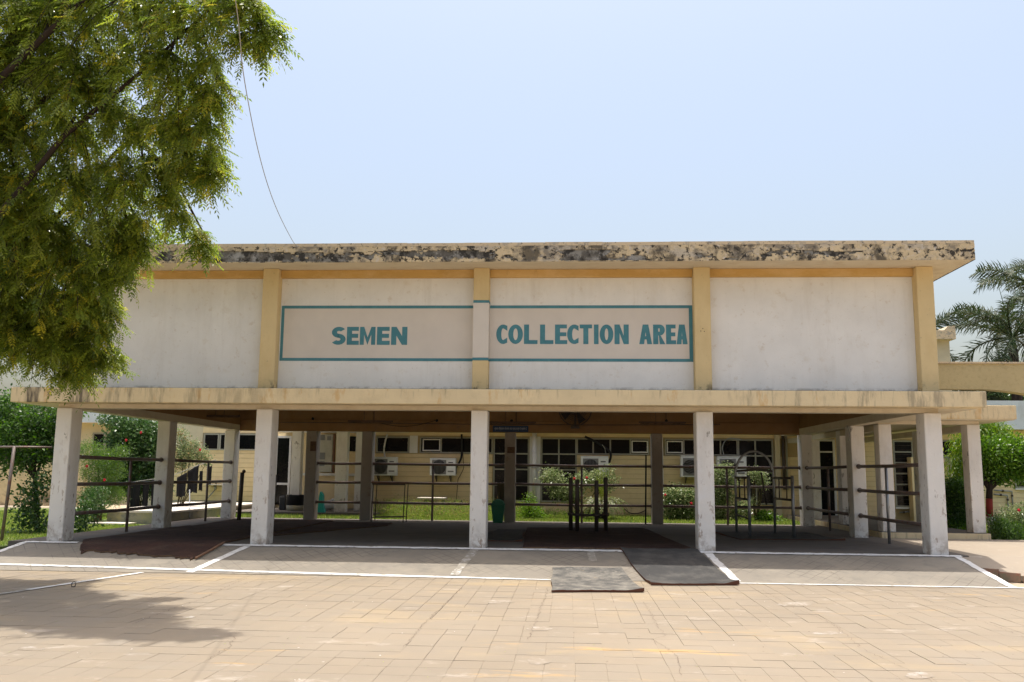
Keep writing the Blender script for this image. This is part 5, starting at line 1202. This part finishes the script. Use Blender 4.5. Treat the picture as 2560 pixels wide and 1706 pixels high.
# ---- cycad
cy = thing('cycad', 'spiky cycad with arching pale edged fronds behind the four posts', 'cycad', (*P(1505,1312,10.6).xy, -.03))
cfm = [frond_mesh('frond', .95, .95, 34, .13, .020, m_cycad, up=.55, twist=.35), frond_mesh('frond', 1.0, 1.35, 34, .13, .020, m_cycad, up=.8, twist=.35)]
cc = P(1505, 1262, 10.6)
for k in range(30):
    o = bpy.data.objects.new('frond', cfm[k % 2]); COL.objects.link(o); o.parent = cy; o.location = (0, 0, cc.z+.03)
    o.rotation_euler = (random.uniform(-.2,.2), -random.uniform(-.05, .35), 2*math.pi*k/30+random.uniform(-.1,.1)); o.scale = [random.uniform(.8, 1.05)]*3
ysp = [frond_mesh('young_frond', .55, .1, 22, .07, .014, [m_ltleaf[1], m_weed[1]], up=1.6, twist=.3)]
for k in range(12):
    o = bpy.data.objects.new('young_frond', ysp[0]); COL.objects.link(o); o.parent = cy; o.location = (0, 0, cc.z+.05)
    o.rotation_euler = (0, -.25, 2*math.pi*k/12); o.scale = (.8, .8, 1.1)
MB().tube([(cc.x, 10.6, -.05), (cc.x, 10.6, cc.z+.12)], [.16, .10], 10).build('trunk', m_bark, cy)

# ---- right garden
tt = thing('topiary_tree', 'mushroom clipped tree with red and white painted trunk right of the porch', 'tree', (*P(2478,1358,6.2).xy, -.1))
YR = 6.2
b0 = P(2480,1362,YR); 
MB().tube([(b0.x,YR,-.12), P(2478,1300,YR), P(2474,1292,YR)], [.085,.08,.078], 12).build('white_band', m_barkwhite, tt)
MB().tube([P(2474,1291.8,YR), P(2473,1247,YR)], [.079,.076], 12).build('red_band', m_barkred, tt)
lm = MB().tube([P(2473,1247,YR), P(2474,1215,YR), P(2490,1180,YR)], [.075,.07,.04], 10)
for (u, v) in ((2455,1170),(2510,1175),(2440,1190),(2500,1150),(2530,1170)): lm.tube([P(2474,1225,YR), P((2474+u)/2, 1200, YR), P(u, v, YR)], [.05,.035,.015], 6, False)
lm.build('trunk', m_bark, tt)
foliage('crown', [pb2(u, v, YR, ru, rv) for u, v, ru, rv in ((2510,1140,62,34),(2470,1150,36,32),(2550,1140,50,34),(2500,1170,48,22),(2525,1185,32,12),(2480,1122,30,18),(2570,1160,30,26))], 22000, .085, m_topleaf, tt, [.4,.38,.22], wl=.42, up=-.1, shell=.75)
bush('drooping narrow leaved yellow green tree behind the porch corner column', [pb2(u, v, 8.5, ru, rv) for u, v, ru, rv in ((2480,1085,32,24),(2455,1080,25,22),(2405,1110,12,20),(2400,1150,12,30),(2400,1195,14,22),(2425,1130,14,30),(2440,1080,16,24),(2500,1100,20,20))], 11000, .11, m_ltleaf[:2]+m_topleaf[:1], (*P(2420,1330,8.5).xy, -.1), up=-1.2, wl=.22, name='weeping_tree', cat='tree')
bush('dark clipped cylindrical hedge shrub between the porch columns', [pb2(u, v, 7.2, ru, rv) for u, v, ru, rv in ((2395,1235,30,26),(2395,1270,30,28),(2393,1300,28,26),(2385,1215,18,12))], 15000, .06, m_dkleaf+m_topleaf[:1], (*P(2393,1330,7.2).xy, -.1), probs=[.3,.3,.15,.25], shell=.85, wl=.5, name='hedge_shrub', cat='shrub')
bush('light green low plants at the foot of the clipped hedge', [pb2(u, v, 6.9, ru, rv) for u, v, ru, rv in ((2405,1328,22,8),(2390,1322,16,8))], 1500, .06, m_topleaf, (*P(2400,1338,6.9).xy, -.1))
bush('leafy shrub at the foot of the red banded tree', [pb2(u, v, 5.4, ru, rv) for u, v, ru, rv in ((2500,1330,16,24),(2515,1345,22,16),(2540,1335,12,22),(2495,1310,10,14))], 5200, .07, m_dkleaf[1:]+m_ltleaf[2:], (*P(2510,1362,5.4).xy, -.1), up=.9, wl=.3)
bush('thin rose bush with a single pink bloom at the right edge', [pb2(u, v, 7.5, ru, rv) for u, v, ru, rv in ((2555,1300,22,26),(2565,1325,24,18),(2530,1290,18,18),(2570,1280,16,20))], 3600, .065, m_greyleaf, (*P(2550,1350,7.5).xy, -.1), fl=[P(2546,1276,7.2)])
rk = MB()
for k in range(9):
    p = P(2510+8*k, 1330+random.uniform(-4,6), 8.2); rk.ball((p.x, p.y, -.02), random.uniform(.12,.2), 7, 5, (1.2, .8, .6))
o = rk.build('garden_stones', m_stone); tag(o, 'pale edging stones heaped behind the right shrubs', 'stones', kind='stuff')
# sprout on the roof
sp = thing('roof_sapling', 'small leafy sapling growing out of the cracked roof edge', 'sapling', P(415, 620, -.4))
mb = MB(); b0 = P(415, 622, -.4)
for (u, v) in ((412,540),(395,595),(440,600),(425,570),(385,605),(448,608)): mb.tube([b0, P((415+u)/2, (620+v)/2+4, -.4), P(u, v, -.4)], [.012,.008,.004], 5, False)
mb.build('stem', m_stem, sp)
foliage('leaves', [pb2(u, v, -.4, 9, 7) for u, v in ((412,545),(410,575),(425,580),(395,597),(440,598),(385,607),(450,606),(415,600),(432,610),(402,612))], 420, .07, m_ltleaf[:2], sp, wl=.45)
# fallen leaves and grit on paving
n = 900; C = np.stack([rng.uniform(0, 16, n), -2.1-9*rng.random(n)**1.3, np.full(n, G+.004)], 1); D = unit(rng.normal(size=(n,3))*np.array([1,1,.12])); V, F = quads(C, D, np.tile([0,0,1.0],(n,1)), rng.uniform(.012,.035,n), rng.uniform(.005,.014,n))
V[:,2] = np.maximum(V[:,2], G+.003)
tag(link('fallen_leaves', mesh_np('fallen_leaves', V, F, [m_weed[1], m_coirtrim, m_whitep], rng.choice(3, n, p=[.5,.35,.15])), [m_weed[1], m_coirtrim, m_whitep]), 'scattered dry leaf bits on the paving', 'leaf litter', kind='stuff')
print('OBJ', len(bpy.data.objects))
